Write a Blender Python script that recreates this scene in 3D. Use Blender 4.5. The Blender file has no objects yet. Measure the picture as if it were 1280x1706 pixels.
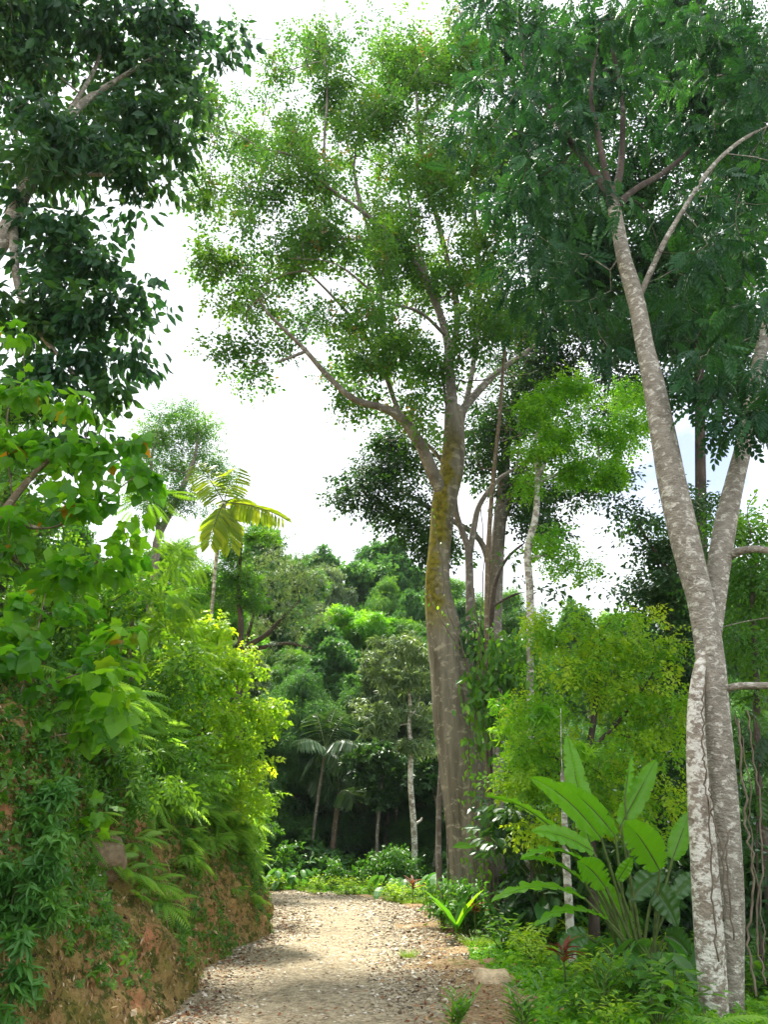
import bpy, math, random
import numpy as np
from math import radians, sin, cos, pi
# ------------------------------------------------------------------ camera
FPX=1280.0; PITCH=radians(23.0); CAMZ=1.6
sc=bpy.context.scene
cam_d=bpy.data.cameras.new('camera'); cam=bpy.data.objects.new('camera',cam_d)
sc.collection.objects.link(cam); sc.camera=cam
cam_d.sensor_fit='VERTICAL'; cam_d.sensor_height=24.0; cam_d.lens=24.0*FPX/1706.0
cam_d.clip_start=0.05; cam_d.clip_end=2000
cam.location=(0,0,CAMZ); cam.rotation_euler=(radians(90)+PITCH,0,0)
# ------------------------------------------------------------------ sky, sun, exposure
SUN_EL=radians(64); SUN_AZ=radians(-26)      # azimuth from +Y towards +X
wd=bpy.data.worlds.new("World"); sc.world=wd; wd.use_nodes=True
nt=wd.node_tree; N=nt.nodes; Lk=nt.links; N.clear()
out=N.new('ShaderNodeOutputWorld'); bg=N.new('ShaderNodeBackground'); bg.inputs[1].default_value=0.1
sky=N.new('ShaderNodeTexSky'); sky.sky_type='NISHITA'; sky.sun_disc=False
sky.sun_elevation=SUN_EL; sky.sun_rotation=SUN_AZ
tc=N.new('ShaderNodeTexCoord')
nz=N.new('ShaderNodeTexNoise'); nz.inputs['Scale'].default_value=7.0; nz.inputs['Detail'].default_value=8
nz.inputs['Roughness'].default_value=0.62
Lk.new(tc.outputs['Generated'],nz.inputs['Vector'])
# opening in the cloud, low on the right behind the leaning trunk
def pdir(px,py):
    r=(px-640)/FPX; u=-(py-853)/FPX
    v=np.array([r,cos(PITCH)-u*sin(PITCH),sin(PITCH)+u*cos(PITCH)]); return v
pd=pdir(1165,775); pd=pd/np.linalg.norm(pd)
dt=N.new('ShaderNodeVectorMath'); dt.operation='DOT_PRODUCT'; dt.inputs[1].default_value=tuple(pd)
Lk.new(tc.outputs['Generated'],dt.inputs[0])
mr=N.new('ShaderNodeMapRange'); mr.inputs[1].default_value=0.985; mr.inputs[2].default_value=1.0
mr.inputs[3].default_value=0.0; mr.inputs[4].default_value=0.42
Lk.new(dt.outputs['Value'],mr.inputs[0])
sb=N.new('ShaderNodeMath'); sb.operation='SUBTRACT'; Lk.new(nz.outputs[0],sb.inputs[0]); Lk.new(mr.outputs[0],sb.inputs[1])
mr2=N.new('ShaderNodeMapRange'); mr2.inputs[1].default_value=0.02; mr2.inputs[2].default_value=0.28
mr2.inputs[3].default_value=0.25; mr2.inputs[4].default_value=1.0
Lk.new(sb.outputs[0],mr2.inputs[0])
mx=N.new('ShaderNodeMix'); mx.data_type='RGBA'; mx.inputs['B'].default_value=(7.4,7.7,8.2,1)
Lk.new(mr2.outputs[0],mx.inputs['Factor']); Lk.new(sky.outputs[0],mx.inputs['A'])
Lk.new(mx.outputs['Result'],bg.inputs[0]); Lk.new(bg.outputs[0],out.inputs[0])
sl=bpy.data.lights.new('sun','SUN'); sl.energy=5.0; sl.angle=radians(5); sl.color=(1,0.95,0.84)
so=bpy.data.objects.new('sun',sl); sc.collection.objects.link(so); so.location=(10,20,40)
# lamp shines along its -Z: rotate so that -Z points away from the sun
from mathutils import Vector
sv=Vector((cos(SUN_EL)*sin(SUN_AZ),cos(SUN_EL)*cos(SUN_AZ),sin(SUN_EL)))
so.rotation_euler=sv.to_track_quat('Z','Y').to_euler()
vs=sc.view_settings; vs.view_transform='Standard'; vs.look='None'; vs.exposure=1.15; vs.gamma=1; vs.use_curve_mapping=False
cy=sc.cycles; cy.max_bounces=7; cy.diffuse_bounces=4; cy.glossy_bounces=2; cy.transmission_bounces=4; cy.transparent_max_bounces=4
cy.caustics_reflective=False; cy.caustics_refractive=False; cy.sample_clamp_indirect=8
# ------------------------------------------------------------------ pixel helpers (real distances)
def W(px,py,y):
    d=pdir(px,py); t=y/d[1]; return np.array([d[0]*t,y,CAMZ+d[2]*t])
def mpp(px,py,y):
    return (y/pdir(px,py)[1])/FPX
CAMR=np.array([1.,0,0]); CAMU=np.array([0,-sin(PITCH),cos(PITCH)]); CAMF=np.array([0,cos(PITCH),sin(PITCH)])
# ------------------------------------------------------------------ noise
def _h(i,j,k,s):
    n=(i*73856093)^(j*19349663)^(k*83492791)^(s*2654435)
    n=(n^(n>>13))*1274126177; n=n^(n>>16)
    return (n&0xffff)/65535.0
def vnoise(p,s=0):
    p=np.asarray(p,float); f=np.floor(p).astype(np.int64); t=p-f; t=t*t*(3-2*t)
    r=0
    for a in (0,1):
        for b in (0,1):
            for c in (0,1):
                w=(t[...,0] if a else 1-t[...,0])*(t[...,1] if b else 1-t[...,1])*(t[...,2] if c else 1-t[...,2])
                r=r+w*_h(f[...,0]+a,f[...,1]+b,f[...,2]+c,s)
    return r*2-1
def fbm(p,o=4,s=0):
    p=np.asarray(p,float); r=0; a=1
    for i in range(o): r=r+a*vnoise(p*2**i+17.3*i,s+i); a*=.5
    return r
# ------------------------------------------------------------------ mesh collecting
def nrm(v):
    v=np.asarray(v,float); return v/np.maximum(np.linalg.norm(v,axis=-1,keepdims=True),1e-9)
class MB:
    def __init__(s): s.v=[];s.t=[];s.c=[];s.n=0
    def add(s,v,t,c=None):
        v=np.asarray(v,float).reshape(-1,3); t=np.asarray(t,int).reshape(-1,3)
        if c is None: c=np.tile([.5,.5,0,1],(len(v),1))
        s.v.append(v); s.t.append(t+s.n); s.c.append(c); s.n+=len(v)
    def mesh(s,name,mat,off=(0,0,0),smooth=False):
        v=np.concatenate(s.v)-np.asarray(off); t=np.concatenate(s.t); c=np.concatenate(s.c)
        me=bpy.data.meshes.new(name); me.vertices.add(len(v)); me.vertices.foreach_set('co',v.astype(np.float32).ravel())
        me.loops.add(len(t)*3); me.loops.foreach_set('vertex_index',t.astype(np.int32).ravel())
        me.polygons.add(len(t)); me.polygons.foreach_set('loop_start',(np.arange(len(t))*3).astype(np.int32))
        me.polygons.foreach_set('use_smooth',np.full(len(t),smooth))
        at=me.color_attributes.new('tint','FLOAT_COLOR','POINT'); at.data.foreach_set('color',c.astype(np.float32).ravel())
        me.materials.append(mat); me.update(calc_edges=True); return me
    def build(s,name,mat,parent=None,smooth=False,origin=None):
        off=(0,0,0)
        if parent is not None: off=world_loc(parent)
        if origin is not None: off=origin
        o=bpy.data.objects.new(name,s.mesh(name,mat,off,smooth)); sc.collection.objects.link(o)
        if parent is not None: o.parent=parent
        elif origin is not None: o.location=origin
        return o
def world_loc(o):
    l=np.array(o.location[:])
    while o.parent: o=o.parent; l=l+np.array(o.location[:])
    return l
def tag(o,label=None,cat=None,group=None,kind=None):
    if label: o['label']=label
    if cat: o['category']=cat
    if group: o['group']=group
    if kind: o['kind']=kind
    return o
def empty(name,loc,label,cat,group=None):
    o=bpy.data.objects.new(name,None); sc.collection.objects.link(o); o.location=tuple(float(a) for a in loc); o.empty_display_size=.2
    return tag(o,label,cat,group)
def dup(root,loc,rz=0,s=1,label=None,group=None,rx=0,ry=0):
    r=root.copy(); sc.collection.objects.link(r); r.location=tuple(float(a) for a in loc); r.rotation_euler=(rx,ry,rz)
    r.scale=(s,s,s) if np.isscalar(s) else s
    if label: r['label']=label
    if group: r['group']=group
    for ch in list(root.children):
        c=ch.copy(); sc.collection.objects.link(c); c.parent=r
        for g in ch.children:
            d=g.copy(); sc.collection.objects.link(d); d.parent=c
    return r
# ------------------------------------------------------------------ leaf templates: (verts m x 3, tris, u along/edge value)
def T_blade(w=.3,fold=.08,droop=.12,secs=(0,.25,.6,1),ws=(0,.9,.85,0),wave=0):
    V=[];I=[];U=[]
    rows=[]
    for s_,w_ in zip(secs,ws):
        z=-droop*s_*s_
        if w_==0: rows.append((len(V),)); V.append((s_,0,z)); U.append(0)
        else:
            b=len(V); rows.append((b,b+1,b+2)); hw=w*w_/2
            V+= [(s_,hw,z+fold*w_),(s_,0,z),(s_,-hw,z+fold*w_)]; U+=[1,0,1]
    for a,b in zip(rows,rows[1:]):
        if len(a)==1 and len(b)==3: I+=[(a[0],b[1],b[0]),(a[0],b[2],b[1])]
        elif len(a)==3 and len(b)==3:
            I+=[(a[0],a[1],b[1]),(a[0],b[1],b[0]),(a[1],a[2],b[2]),(a[1],b[2],b[1])]
        elif len(a)==3: I+=[(a[0],a[1],b[0]),(a[1],a[2],b[0])]
    return np.array(V,float),np.array(I),np.array(U,float)
def merge(parts):
    V=[];I=[];U=[];n=0
    for v,i,u in parts: V.append(v);I.append(i+n);U.append(u);n+=len(v)
    return np.concatenate(V),np.concatenate(I),np.concatenate(U)
def xf(T,o,d,up,s):
    d=nrm(np.array(d,float)); y=nrm(np.cross(up,d)); z=np.cross(d,y); v=T[0]*s
    return (np.array(o)+v[:,:1]*d+v[:,1:2]*y+v[:,2:3]*z,T[1],T[2])
T_far=T_blade(.55,.1,.1,(0,.5,1),(0,1,0))
T_thin=T_blade(.34,.05,.15,(0,.5,1),(0,1,0))
T_oval=T_blade(.46,.07,.16,(0,.22,.6,1),(0,.85,1,0))
T_lance=T_blade(.24,.04,.22,(0,.2,.6,1),(0,.9,.9,0))
def T_lobed():
    pts=[(.02,.0),(-.14,.2),(-.02,.42),(.2,.40),(.38,.56),(.52,.5),(.58,.27),(.78,.2),(1.0,0)]
    full=pts+[(x,-y) for x,y in pts[-2:0:-1]]
    V=[(.32,0,.04)]+[(x,y,-.05-.25*(x*x+y*y)*.6+.03*sin(9*x+5*y)) for x,y in full]; n=len(full)
    I=[(0,1+i,1+(i+1)%n) for i in range(n)]
    return np.array(V,float),np.array(I)[:,::-1],np.array([0]+[1]*n,float)
T_lob=T_lobed()
def T_lobed2():
    pts=[(.02,.0),(-.1,.14),(-.05,.34),(.16,.44),(.38,.50),(.52,.40),(.74,.24),(1.0,0)]
    full=pts+[(x,-y) for x,y in pts[-2:0:-1]]
    V=[(.34,0,.05)]+[(x,y,-.06-.22*(x*x)-.3*y*y+.04*sin(7*x-6*y)) for x,y in full]; n=len(full)
    I=[(0,1+i,1+(i+1)%n) for i in range(n)]
    return np.array(V,float),np.array(I)[:,::-1],np.array([0]+[1]*n,float)
T_lob2=T_lobed2()
def T_pinnate(n=6,leaf=T_thin,ll=.34,droop=.35,ang=62,taper=.3):
    P_=[]
    for i in range(n):
        s_=.16+.8*i/n; z=-droop*s_*s_; l=ll*(1-taper*abs(2*i/(n-1)-1))
        for sg in (1,-1):
            a=radians(ang-14*i/n)
            P_.append(xf(leaf,(s_,0,z),(cos(a),sg*sin(a),-.35),(0,0,1),l))
    P_.append(xf(leaf,(.93,0,-droop*.87),(1,0,-.7),(0,0,1),ll*.8))
    w=.012; P_.append((np.array([(0,w,0),(0,-w,0),(.5,0,-droop*.25),(1,0,-droop)],float),np.array([(0,1,2),(1,3,2)]),np.zeros(4)))
    return merge(P_)
T_pin=T_pinnate()
T_pinl=T_pinnate(5,T_oval,.36,.3,58)
def T_frond(n=15,droop=.55,w=.26):
    P_=[]
    for i in range(n):
        s_=.14+.84*i/n; z=.25*s_-droop*s_*s_; l=w*(sin(pi*(.18+.8*(i/n)))**.8)
        for sg in (1,-1):
            P_.append(xf(T_far,(s_,0,z),(.42,sg,-.25),(0,0,1),l*(1,1,1)[0]) if 0 else
                      (lambda T:(T[0],T[1],T[2]))(xf((T_far[0]*[1,.42,1],T_far[1],T_far[2]),(s_,0,z),(.42,sg,-.3),(0,0,1),l)))
    return merge(P_)
T_fern=T_frond()
T_feather=T_frond(18,.35,.2)
def T_rosette(n=6,leaf=T_far,tilt=.5,seed=1):
    r=random.Random(seed); P_=[]
    for i in range(n):
        a=2*pi*i/n+r.uniform(-.4,.4); P_.append(xf(leaf,(0,0,0),(cos(a),sin(a),r.uniform(-.5,tilt)),(0,0,1),r.uniform(.75,1)))
    return merge(P_)
def T_sprayf(n=6,leaf=T_far,ll=.36,seed=2,zr=.25):
    r=random.Random(seed); P_=[]
    for i in range(n):
        s_=.05+.8*i/(n-1); sg=1 if i%2 else -1; a=radians(r.uniform(35,70))
        P_.append(xf(leaf,(s_,0,-.2*s_*s_+r.uniform(-.04,.04)),(cos(a),sg*sin(a),r.uniform(-.55,zr)),(r.uniform(-.3,.3),r.uniform(-.3,.3),1),ll*r.uniform(.75,1.1)))
    P_.append(xf(leaf,(.85,0,-.16),(1,r.uniform(-.2,.2),-.4),(0,.2,1),ll))
    return merge(P_)
T_spray=T_sprayf(); T_sprayw=T_sprayf(5,T_blade(.75,.1,.2,(0,.35,1),(0,1,0)),.42,4); T_sprayn=T_sprayf(8,T_thin,.36,5)
T_ros=T_rosette(); T_ros4=T_rosette(4,T_thin,.4,3); T_rosd=T_rosette(5,T_lance,-.3,5)
def place(mb,T,P,D,Up,S,rng,g=None,wide=None):
    V,I,U=T; n=len(P); m=len(V)
    x=nrm(D); y=nrm(np.cross(Up,x)); z=np.cross(x,y); S=np.broadcast_to(np.asarray(S,float),(n,))
    Vs=V[None]*S[:,None,None]
    v=P[:,None,:]+Vs[:,:,0:1]*x[:,None]+Vs[:,:,1:2]*y[:,None]+Vs[:,:,2:3]*z[:,None]
    t=I[None]+(np.arange(n)*m)[:,None,None]
    c=np.ones((n,m,4)); c[:,:,0]=rng.random(n)[:,None]; c[:,:,1]=(rng.random(n) if g is None else g)[:,None]; c[:,:,2]=U[None]
    mb.add(v.reshape(-1,3),t.reshape(-1,3),c.reshape(-1,4))
# ------------------------------------------------------------------ tubes
def catmull(P,k=6):
    P=np.asarray(P,float)
    if len(P)<3:
        return np.array([P[0]+(P[-1]-P[0])*i/k for i in range(k+1)])
    Q=np.vstack([2*P[0]-P[1],P,2*P[-1]-P[-2]]); o=[]
    for i in range(1,len(Q)-2):
        for j in range(k):
            t=j/k; a,b,c,d=Q[i-1],Q[i],Q[i+1],Q[i+2]
            o.append(.5*((2*b)+(-a+c)*t+(2*a-5*b+4*c-d)*t*t+(-a+3*b-3*c+d)*t**3))
    o.append(Q[-2]); return np.array(o)
def tube(mb,P,R,k=6,tint=(.5,.5,0,1),rough=0,seed=0,flare=None,cap=True):
    P=np.asarray(P,float)[:,:3]; n=len(P); R=np.broadcast_to(np.asarray(R,float),(n,))
    T=np.gradient(P,axis=0); T=nrm(T)
    a=np.array([1.,0,0]) if abs(T[0][0])<.8 else np.array([0,1.,0])
    u=nrm(a-T[0]*a.dot(T[0])); us=[u]
    for i in range(1,n):
        u=us[-1]-T[i]*us[-1].dot(T[i]); us.append(nrm(u))
    us=np.array(us); vs_=np.cross(T,us); th=np.linspace(0,2*pi,k,endpoint=False)
    rr=np.repeat(R[:,None],k,1)
    if rough:
        q=np.stack([np.cos(th)[None]*1.3+0*rr,np.sin(th)[None]*1.3+0*rr,np.cumsum(np.r_[0,np.linalg.norm(np.diff(P,axis=0),axis=1)])[:,None]*.8+0*rr],-1)
        rr=rr*(1+rough*fbm(q+seed*3.7,4,seed))
    if flare is not None: rr=rr*flare(th[None],np.arange(n)[:,None]/(n-1))
    v=P[:,None]+rr[:,:,None]*(np.cos(th)[None,:,None]*us[:,None]+np.sin(th)[None,:,None]*vs_[:,None])
    i,j=np.meshgrid(np.arange(n-1),np.arange(k),indexing='ij'); a=i*k+j; b=i*k+(j+1)%k; c=a+k; d=b+k
    t=np.concatenate([np.stack([a,b,d],-1).reshape(-1,3),np.stack([a,d,c],-1).reshape(-1,3)])
    v=v.reshape(-1,3)
    if cap:
        v=np.vstack([v,P[-1],P[0]]); e=(n-1)*k
        t=np.vstack([t,[(e+q,e+(q+1)%k,n*k) for q in range(k)],[((q+1)%k,q,n*k+1) for q in range(k)]])
    mb.add(v,t,np.tile(tint,(len(v),1)))
# ------------------------------------------------------------------ branching skeleton
class Skel:
    def __init__(s): s.p=[];s.par=[];s.rm=[];s.ch=[];s.ow=[];s.co=[]   # points, parents, minimum radii, chains
    def limb(s,P,R,par=-1,k=6):
        Q=catmull(np.c_[np.asarray(P,float),np.asarray(R,float)],k); ids=[]
        if par=='near' and s.p:
            A=np.array(s.p); par=int(np.argmin(((A-Q[0,:3])**2).sum(1)))
        elif par=='near': par=-1
        own=len(s.ch)
        for q in Q:
            s.ow.append(own); s.p.append(q[:3]); s.par.append(par); s.rm.append(max(q[3],.004)); par=len(s.p)-1; ids.append(par)
        s.ch.append(ids); s.co.append(own); return ids
    def attach(s,T,rng,step=.6,rmin=.008,low=0,bend=.2):
        T=np.asarray(T); base=np.array(s.p); n0=low
        d=np.array([((base[n0:]-t)**2).sum(1).min() for t in T]); 
        buf=np.zeros((len(base)+len(T)*40,3)); n=len(base); buf[:n]=base
        for k in np.argsort(d):
            t=T[k]; e=buf[n0:n]-t; dd=(e**2).sum(1)+np.where(e[:,2]>.3,e[:,2]**2*1.5,0); j=int(np.argmin(dd))+n0
            a=buf[j]; L=np.linalg.norm(t-a); m=int(min(12,max(2,math.ceil(L/step)))); ids=[j]; par=j
            off=rng.normal(0,bend*L*.35,3); off[2]-=bend*L*.35
            for i in range(1,m+1):
                f=i/m; q=a+(t-a)*f+off*sin(pi*f)+rng.normal(0,.05*L/m,3)*(i<m)
                buf[n]=q; s.p.append(q); s.par.append(par); s.rm.append(rmin); s.ow.append(s.ow[j]); par=n; ids.append(n); n+=1
            s.ch.append(ids); s.co.append(s.ow[j])
    def radii(s,tip=.01,ex=2.3):
        n=len(s.p); acc=np.zeros(n)
        kids=np.zeros(n,int)
        for i,p in enumerate(s.par):
            if p>=0: kids[p]+=1
        r=np.zeros(n)
        for i in range(n-1,-1,-1):
            rr=max(tip,acc[i]**(1/ex)) if acc[i]>0 else tip
            r[i]=rr
            if s.par[i]>=0: acc[s.par[i]]+=rr**ex
        s.r=np.array([max(min(a,b*1.05) if b>.03 else a,b) if b>.03 else a for a,b in zip(r,s.rm)]); return s.r
    def mesh(s,mb,chains,k=6,rough=0,kt=5,flare=None):
        for c in chains:
            ids=s.ch[c]; P=np.array([s.p[i] for i in ids]); R=s.r[ids].copy()
            if s.par[ids[0]]!=-1 or c>0:
                if len(R)>1: R[0]=min(R[0],R[1]*1.3)
            big=R.max(); kk=(k if c==0 else min(k,24)) if big>.06 else (5 if big>.02 else 3)
            tube(mb,P,R,kk,rough=rough if big>.05 else 0,seed=c,cap=big>.05,flare=flare if c==0 else None)
# ------------------------------------------------------------------ crowns
def clumps(lobes,rc,cl,D,rng,zs=1.0,shell=.5,dz=None):
    """lobes: (px,py,rx,ry[,D[,depth radius]]) -> clump centres in metres"""
    C=[];Lb=[]
    for li,lb in enumerate(lobes):
        px,py,rx,ry=lb[:4]; d=lb[4] if len(lb)>4 else D; m=mpp(px,py,d); c=W(px,py,d)
        rd=lb[5] if len(lb)>5 else min(rx,ry)*m*1.2
        if dz: c=c+CAMF*rng.uniform(-dz,dz)
        n=max(1,int(round((lb[6] if len(lb)>6 else 1)*cl*rx*ry/((rc/m)**2)+rng.random()*.5)))
        u=nrm(rng.normal(0,1,(n,3)))*(rng.random((n,1))**shell)
        sh=.9
        C.append(c+u[:,:1]*CAMR*rx*m*sh+u[:,1:2]*CAMU*ry*m*sh+u[:,2:3]*CAMF*rd); Lb+= [li]*n
    return np.concatenate(C),np.array(Lb)
def leaves_at(mb,C,T,rng,per,rc,size,flat=.6,droop=.3,upk=1.0,out=.8,sv=.35,hang=0):
    n=len(C); N_=n*per; g=np.repeat(rng.random(n),per); cc=np.repeat(C,per,0); rcs=np.repeat(rc*rng.uniform(.6,1.25,n),per)
    u=nrm(rng.normal(0,1,(N_,3))); r=rng.random((N_,1))**.55*(1+.18*np.abs(rng.normal(0,1,(N_,1))))
    off=u*r*rcs[:,None]*[1,1,flat]; off[:,2]-=hang*(off[:,0]**2+off[:,1]**2)**.5
    D=nrm(u*[1,1,.5])*out+rng.normal(0,.45,(N_,3))+[0,0,-droop]
    Up=np.array([0,0,1.])*upk+rng.normal(0,.45,(N_,3))
    S=size*rng.uniform(1-sv,1+sv,N_)
    if isinstance(T,list):
        w=rng.integers(len(T),size=N_)
        for q in range(len(T)):
            k=w==q; place(mb,T[q],(cc+off)[k],D[k],Up[k],S[k],rng,g[k])
    else: place(mb,T,cc+off,D,Up,S,rng,g)
# ------------------------------------------------------------------ materials
def newmat(name):
    m=bpy.data.materials.new(name); m.use_nodes=True; t=m.node_tree; t.nodes.clear(); return m,t,t.nodes,t.links
def ramp(N,pts):
    r=N.new('ShaderNodeValToRGB'); e=r.color_ramp.elements
    while len(e)<len(pts): e.new(.5)
    for x,(p,c) in zip(e,pts): x.position=p; x.color=(*c,1)
    return r
def leafmat(name,c1,c2,c3=None,tr=.45,tcol=1.0,rough=.42,spec=.5,dead=None):
    """c1..c2 vary leaf by leaf, c3 = the young or yellower sprays"""
    m,t,N,L=newmat(name); c3=c3 or c2
    a=N.new('ShaderNodeAttribute'); a.attribute_name='tint'; s=N.new('ShaderNodeSeparateColor'); L.new(a.outputs['Color'],s.inputs[0])
    r1=ramp(N,[(0,c1),(.5,tuple((p+q)/2 for p,q in zip(c1,c2))),(.96,c2)]+([(.985,dead)] if dead else [])); L.new(s.outputs[0],r1.inputs[0])
    mp=N.new('ShaderNodeMapRange'); mp.inputs[1].default_value=.45; mp.inputs[2].default_value=1; mp.inputs[4].default_value=.85; L.new(s.outputs[1],mp.inputs[0])
    mx=N.new('ShaderNodeMix'); mx.data_type='RGBA'; L.new(mp.outputs[0],mx.inputs['Factor']); L.new(r1.outputs[0],mx.inputs['A']); mx.inputs['B'].default_value=(*c3,1)
    # pale midrib
    mr=N.new('ShaderNodeMapRange'); mr.inputs[1].default_value=0; mr.inputs[2].default_value=.22; mr.inputs[3].default_value=.35; mr.inputs[4].default_value=0; L.new(s.outputs[2],mr.inputs[0])
    mx2=N.new('ShaderNodeMix'); mx2.data_type='RGBA'; L.new(mr.outputs[0],mx2.inputs['Factor']); L.new(mx.outputs['Result'],mx2.inputs['A']); mx2.inputs['B'].default_value=(*(min(1,x*1.7+.02) for x in c2),1)
    p=N.new('ShaderNodeBsdfPrincipled'); p.inputs['Roughness'].default_value=rough; p.inputs['Specular IOR Level'].default_value=spec
    L.new(mx2.outputs['Result'],p.inputs['Base Color'])
    tr_=N.new('ShaderNodeBsdfTranslucent'); vm=N.new('ShaderNodeVectorMath'); vm.operation='MULTIPLY'
    vm.inputs[1].default_value=(1.9*tcol,1.75*tcol,.75*tcol); L.new(mx.outputs['Result'],vm.inputs[0]); L.new(vm.outputs[0],tr_.inputs[0])
    ms=N.new('ShaderNodeMixShader'); ms.inputs[0].default_value=tr; L.new(p.outputs[0],ms.inputs[1]); L.new(tr_.outputs[0],ms.inputs[2])
    o=N.new('ShaderNodeOutputMaterial'); L.new(ms.outputs[0],o.inputs[0]); return m
def barkmat(name,base,dark,lich,lamt=.5,scale=6,moss=None,mosspos=None,stretch=.35,bump=.5,crack=1.0):
    m,t,N,L=newmat(name)
    g=N.new('ShaderNodeNewGeometry'); mp=N.new('ShaderNodeMapping'); mp.inputs['Scale'].default_value=(1,1,stretch); L.new(g.outputs['Position'],mp.inputs[0])
    n1=N.new('ShaderNodeTexNoise'); n1.inputs['Scale'].default_value=scale; n1.inputs['Detail'].default_value=10; n1.inputs['Roughness'].default_value=.7; L.new(mp.outputs[0],n1.inputs[0])
    r1=ramp(N,[(.34,dark),(.62,base)]); L.new(n1.outputs[0],r1.inputs[0])
    n2=N.new('ShaderNodeTexNoise'); n2.inputs['Scale'].default_value=scale*1.1; n2.inputs['Detail'].default_value=12; n2.inputs['Roughness'].default_value=.72; n2.inputs['Distortion'].default_value=.4
    mp2=N.new('ShaderNodeMapping'); mp2.inputs['Location'].default_value=(7,3,11); mp2.inputs['Scale'].default_value=(1,1,1.5); L.new(g.outputs['Position'],mp2.inputs[0]); L.new(mp2.outputs[0],n2.inputs[0])
    r2=ramp(N,[(.62-lamt*.2,(0,0,0)),(.68-lamt*.2,(1,1,1))]); L.new(n2.outputs[0],r2.inputs[0])
    mx=N.new('ShaderNodeMix'); mx.data_type='RGBA'; L.new(r2.outputs[0],mx.inputs['Factor']); L.new(r1.outputs[0],mx.inputs['A']); mx.inputs['B'].default_value=(*lich,1)
    res=mx.outputs['Result']
    if moss:
        # moss grows where mosspos says: z range on the flank that faces -x
        sp=N.new('ShaderNodeSeparateXYZ'); L.new(g.outputs['Position'],sp.inputs[0])
        a=N.new('ShaderNodeMapRange'); a.interpolation_type='SMOOTHSTEP'; a.inputs[1].default_value=mosspos[0]; a.inputs[2].default_value=mosspos[1]; L.new(sp.outputs[2],a.inputs[0])
        b=N.new('ShaderNodeMapRange'); b.interpolation_type='SMOOTHSTEP'; b.inputs[1].default_value=mosspos[3]; b.inputs[2].default_value=mosspos[2]; L.new(sp.outputs[2],b.inputs[0])
        ml=N.new('ShaderNodeMath'); ml.operation='MULTIPLY'; L.new(a.outputs[0],ml.inputs[0]); L.new(b.outputs[0],ml.inputs[1])
        n3=N.new('ShaderNodeTexNoise'); n3.inputs['Scale'].default_value=1.7; n3.inputs['Detail'].default_value=9; n3.inputs['Roughness'].default_value=.68; L.new(g.outputs['Position'],n3.inputs[0])
        sn=N.new('ShaderNodeSeparateXYZ'); L.new(g.outputs['Normal'],sn.inputs[0])
        q=N.new('ShaderNodeMath'); q.operation='MULTIPLY_ADD'; q.inputs[1].default_value=-.18; L.new(sn.outputs[0],q.inputs[0]); L.new(n3.outputs[0],q.inputs[2])
        r3=ramp(N,[(.36,(0,0,0)),(.52,(1,1,1))]); L.new(q.outputs[0],r3.inputs[0])
        m2=N.new('ShaderNodeMath'); m2.operation='MULTIPLY'; L.new(r3.outputs[0],m2.inputs[0]); L.new(ml.outputs[0],m2.inputs[1])
        n4=N.new('ShaderNodeTexNoise'); n4.inputs['Scale'].default_value=9; n4.inputs['Detail'].default_value=6; L.new(g.outputs['Position'],n4.inputs[0])
        r4=ramp(N,[(.35,tuple(x*.4 for x in moss)),(.6,moss)]); L.new(n4.outputs[0],r4.inputs[0])
        mx3=N.new('ShaderNodeMix'); mx3.data_type='RGBA'; L.new(m2.outputs[0],mx3.inputs['Factor']); L.new(res,mx3.inputs['A']); L.new(r4.outputs[0],mx3.inputs['B']); res=mx3.outputs['Result']
    p=N.new('ShaderNodeBsdfPrincipled'); p.inputs['Roughness'].default_value=.85; p.inputs['Specular IOR Level'].default_value=.2; L.new(res,p.inputs['Base Color'])
    n5=N.new('ShaderNodeTexNoise'); n5.inputs['Scale'].default_value=scale*3; n5.inputs['Detail'].default_value=9; L.new(mp.outputs[0],n5.inputs[0])
    bp=N.new('ShaderNodeBump'); bp.inputs['Strength'].default_value=bump; bp.inputs['Distance'].default_value=.06; L.new(n5.outputs[0],bp.inputs['Height']); L.new(bp.outputs[0],p.inputs['Normal'])
    o=N.new('ShaderNodeOutputMaterial'); L.new(p.outputs[0],o.inputs[0]); return m
def tintmat(name,pts,rough=.8,spec=.3,bump=0):
    m,t,N,L=newmat(name)
    a=N.new('ShaderNodeAttribute'); a.attribute_name='tint'; s=N.new('ShaderNodeSeparateColor'); L.new(a.outputs['Color'],s.inputs[0])
    r=ramp(N,pts); L.new(s.outputs[0],r.inputs[0]); p=N.new('ShaderNodeBsdfPrincipled'); p.inputs['Roughness'].default_value=rough; p.inputs['Specular IOR Level'].default_value=spec
    n=N.new('ShaderNodeTexNoise'); n.inputs['Scale'].default_value=14; n.inputs['Detail'].default_value=8; g=N.new('ShaderNodeNewGeometry'); L.new(g.outputs['Position'],n.inputs[0])
    mx=N.new('ShaderNodeMix'); mx.data_type='RGBA'; mx.blend_type='MULTIPLY'; mx.inputs['Factor'].default_value=.7; r2=ramp(N,[(.3,(.45,.42,.38)),(.65,(1.1,1.1,1.1))]); L.new(n.outputs[0],r2.inputs[0]); L.new(r.outputs[0],mx.inputs['A']); L.new(r2.outputs[0],mx.inputs['B'])
    L.new(mx.outputs['Result'],p.inputs['Base Color'])
    if bump:
        bp=N.new('ShaderNodeBump'); bp.inputs['Strength'].default_value=bump; bp.inputs['Distance'].default_value=.03; L.new(n.outputs[0],bp.inputs['Height']); L.new(bp.outputs[0],p.inputs['Normal'])
    o=N.new('ShaderNodeOutputMaterial'); L.new(p.outputs[0],o.inputs[0]); return m
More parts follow.
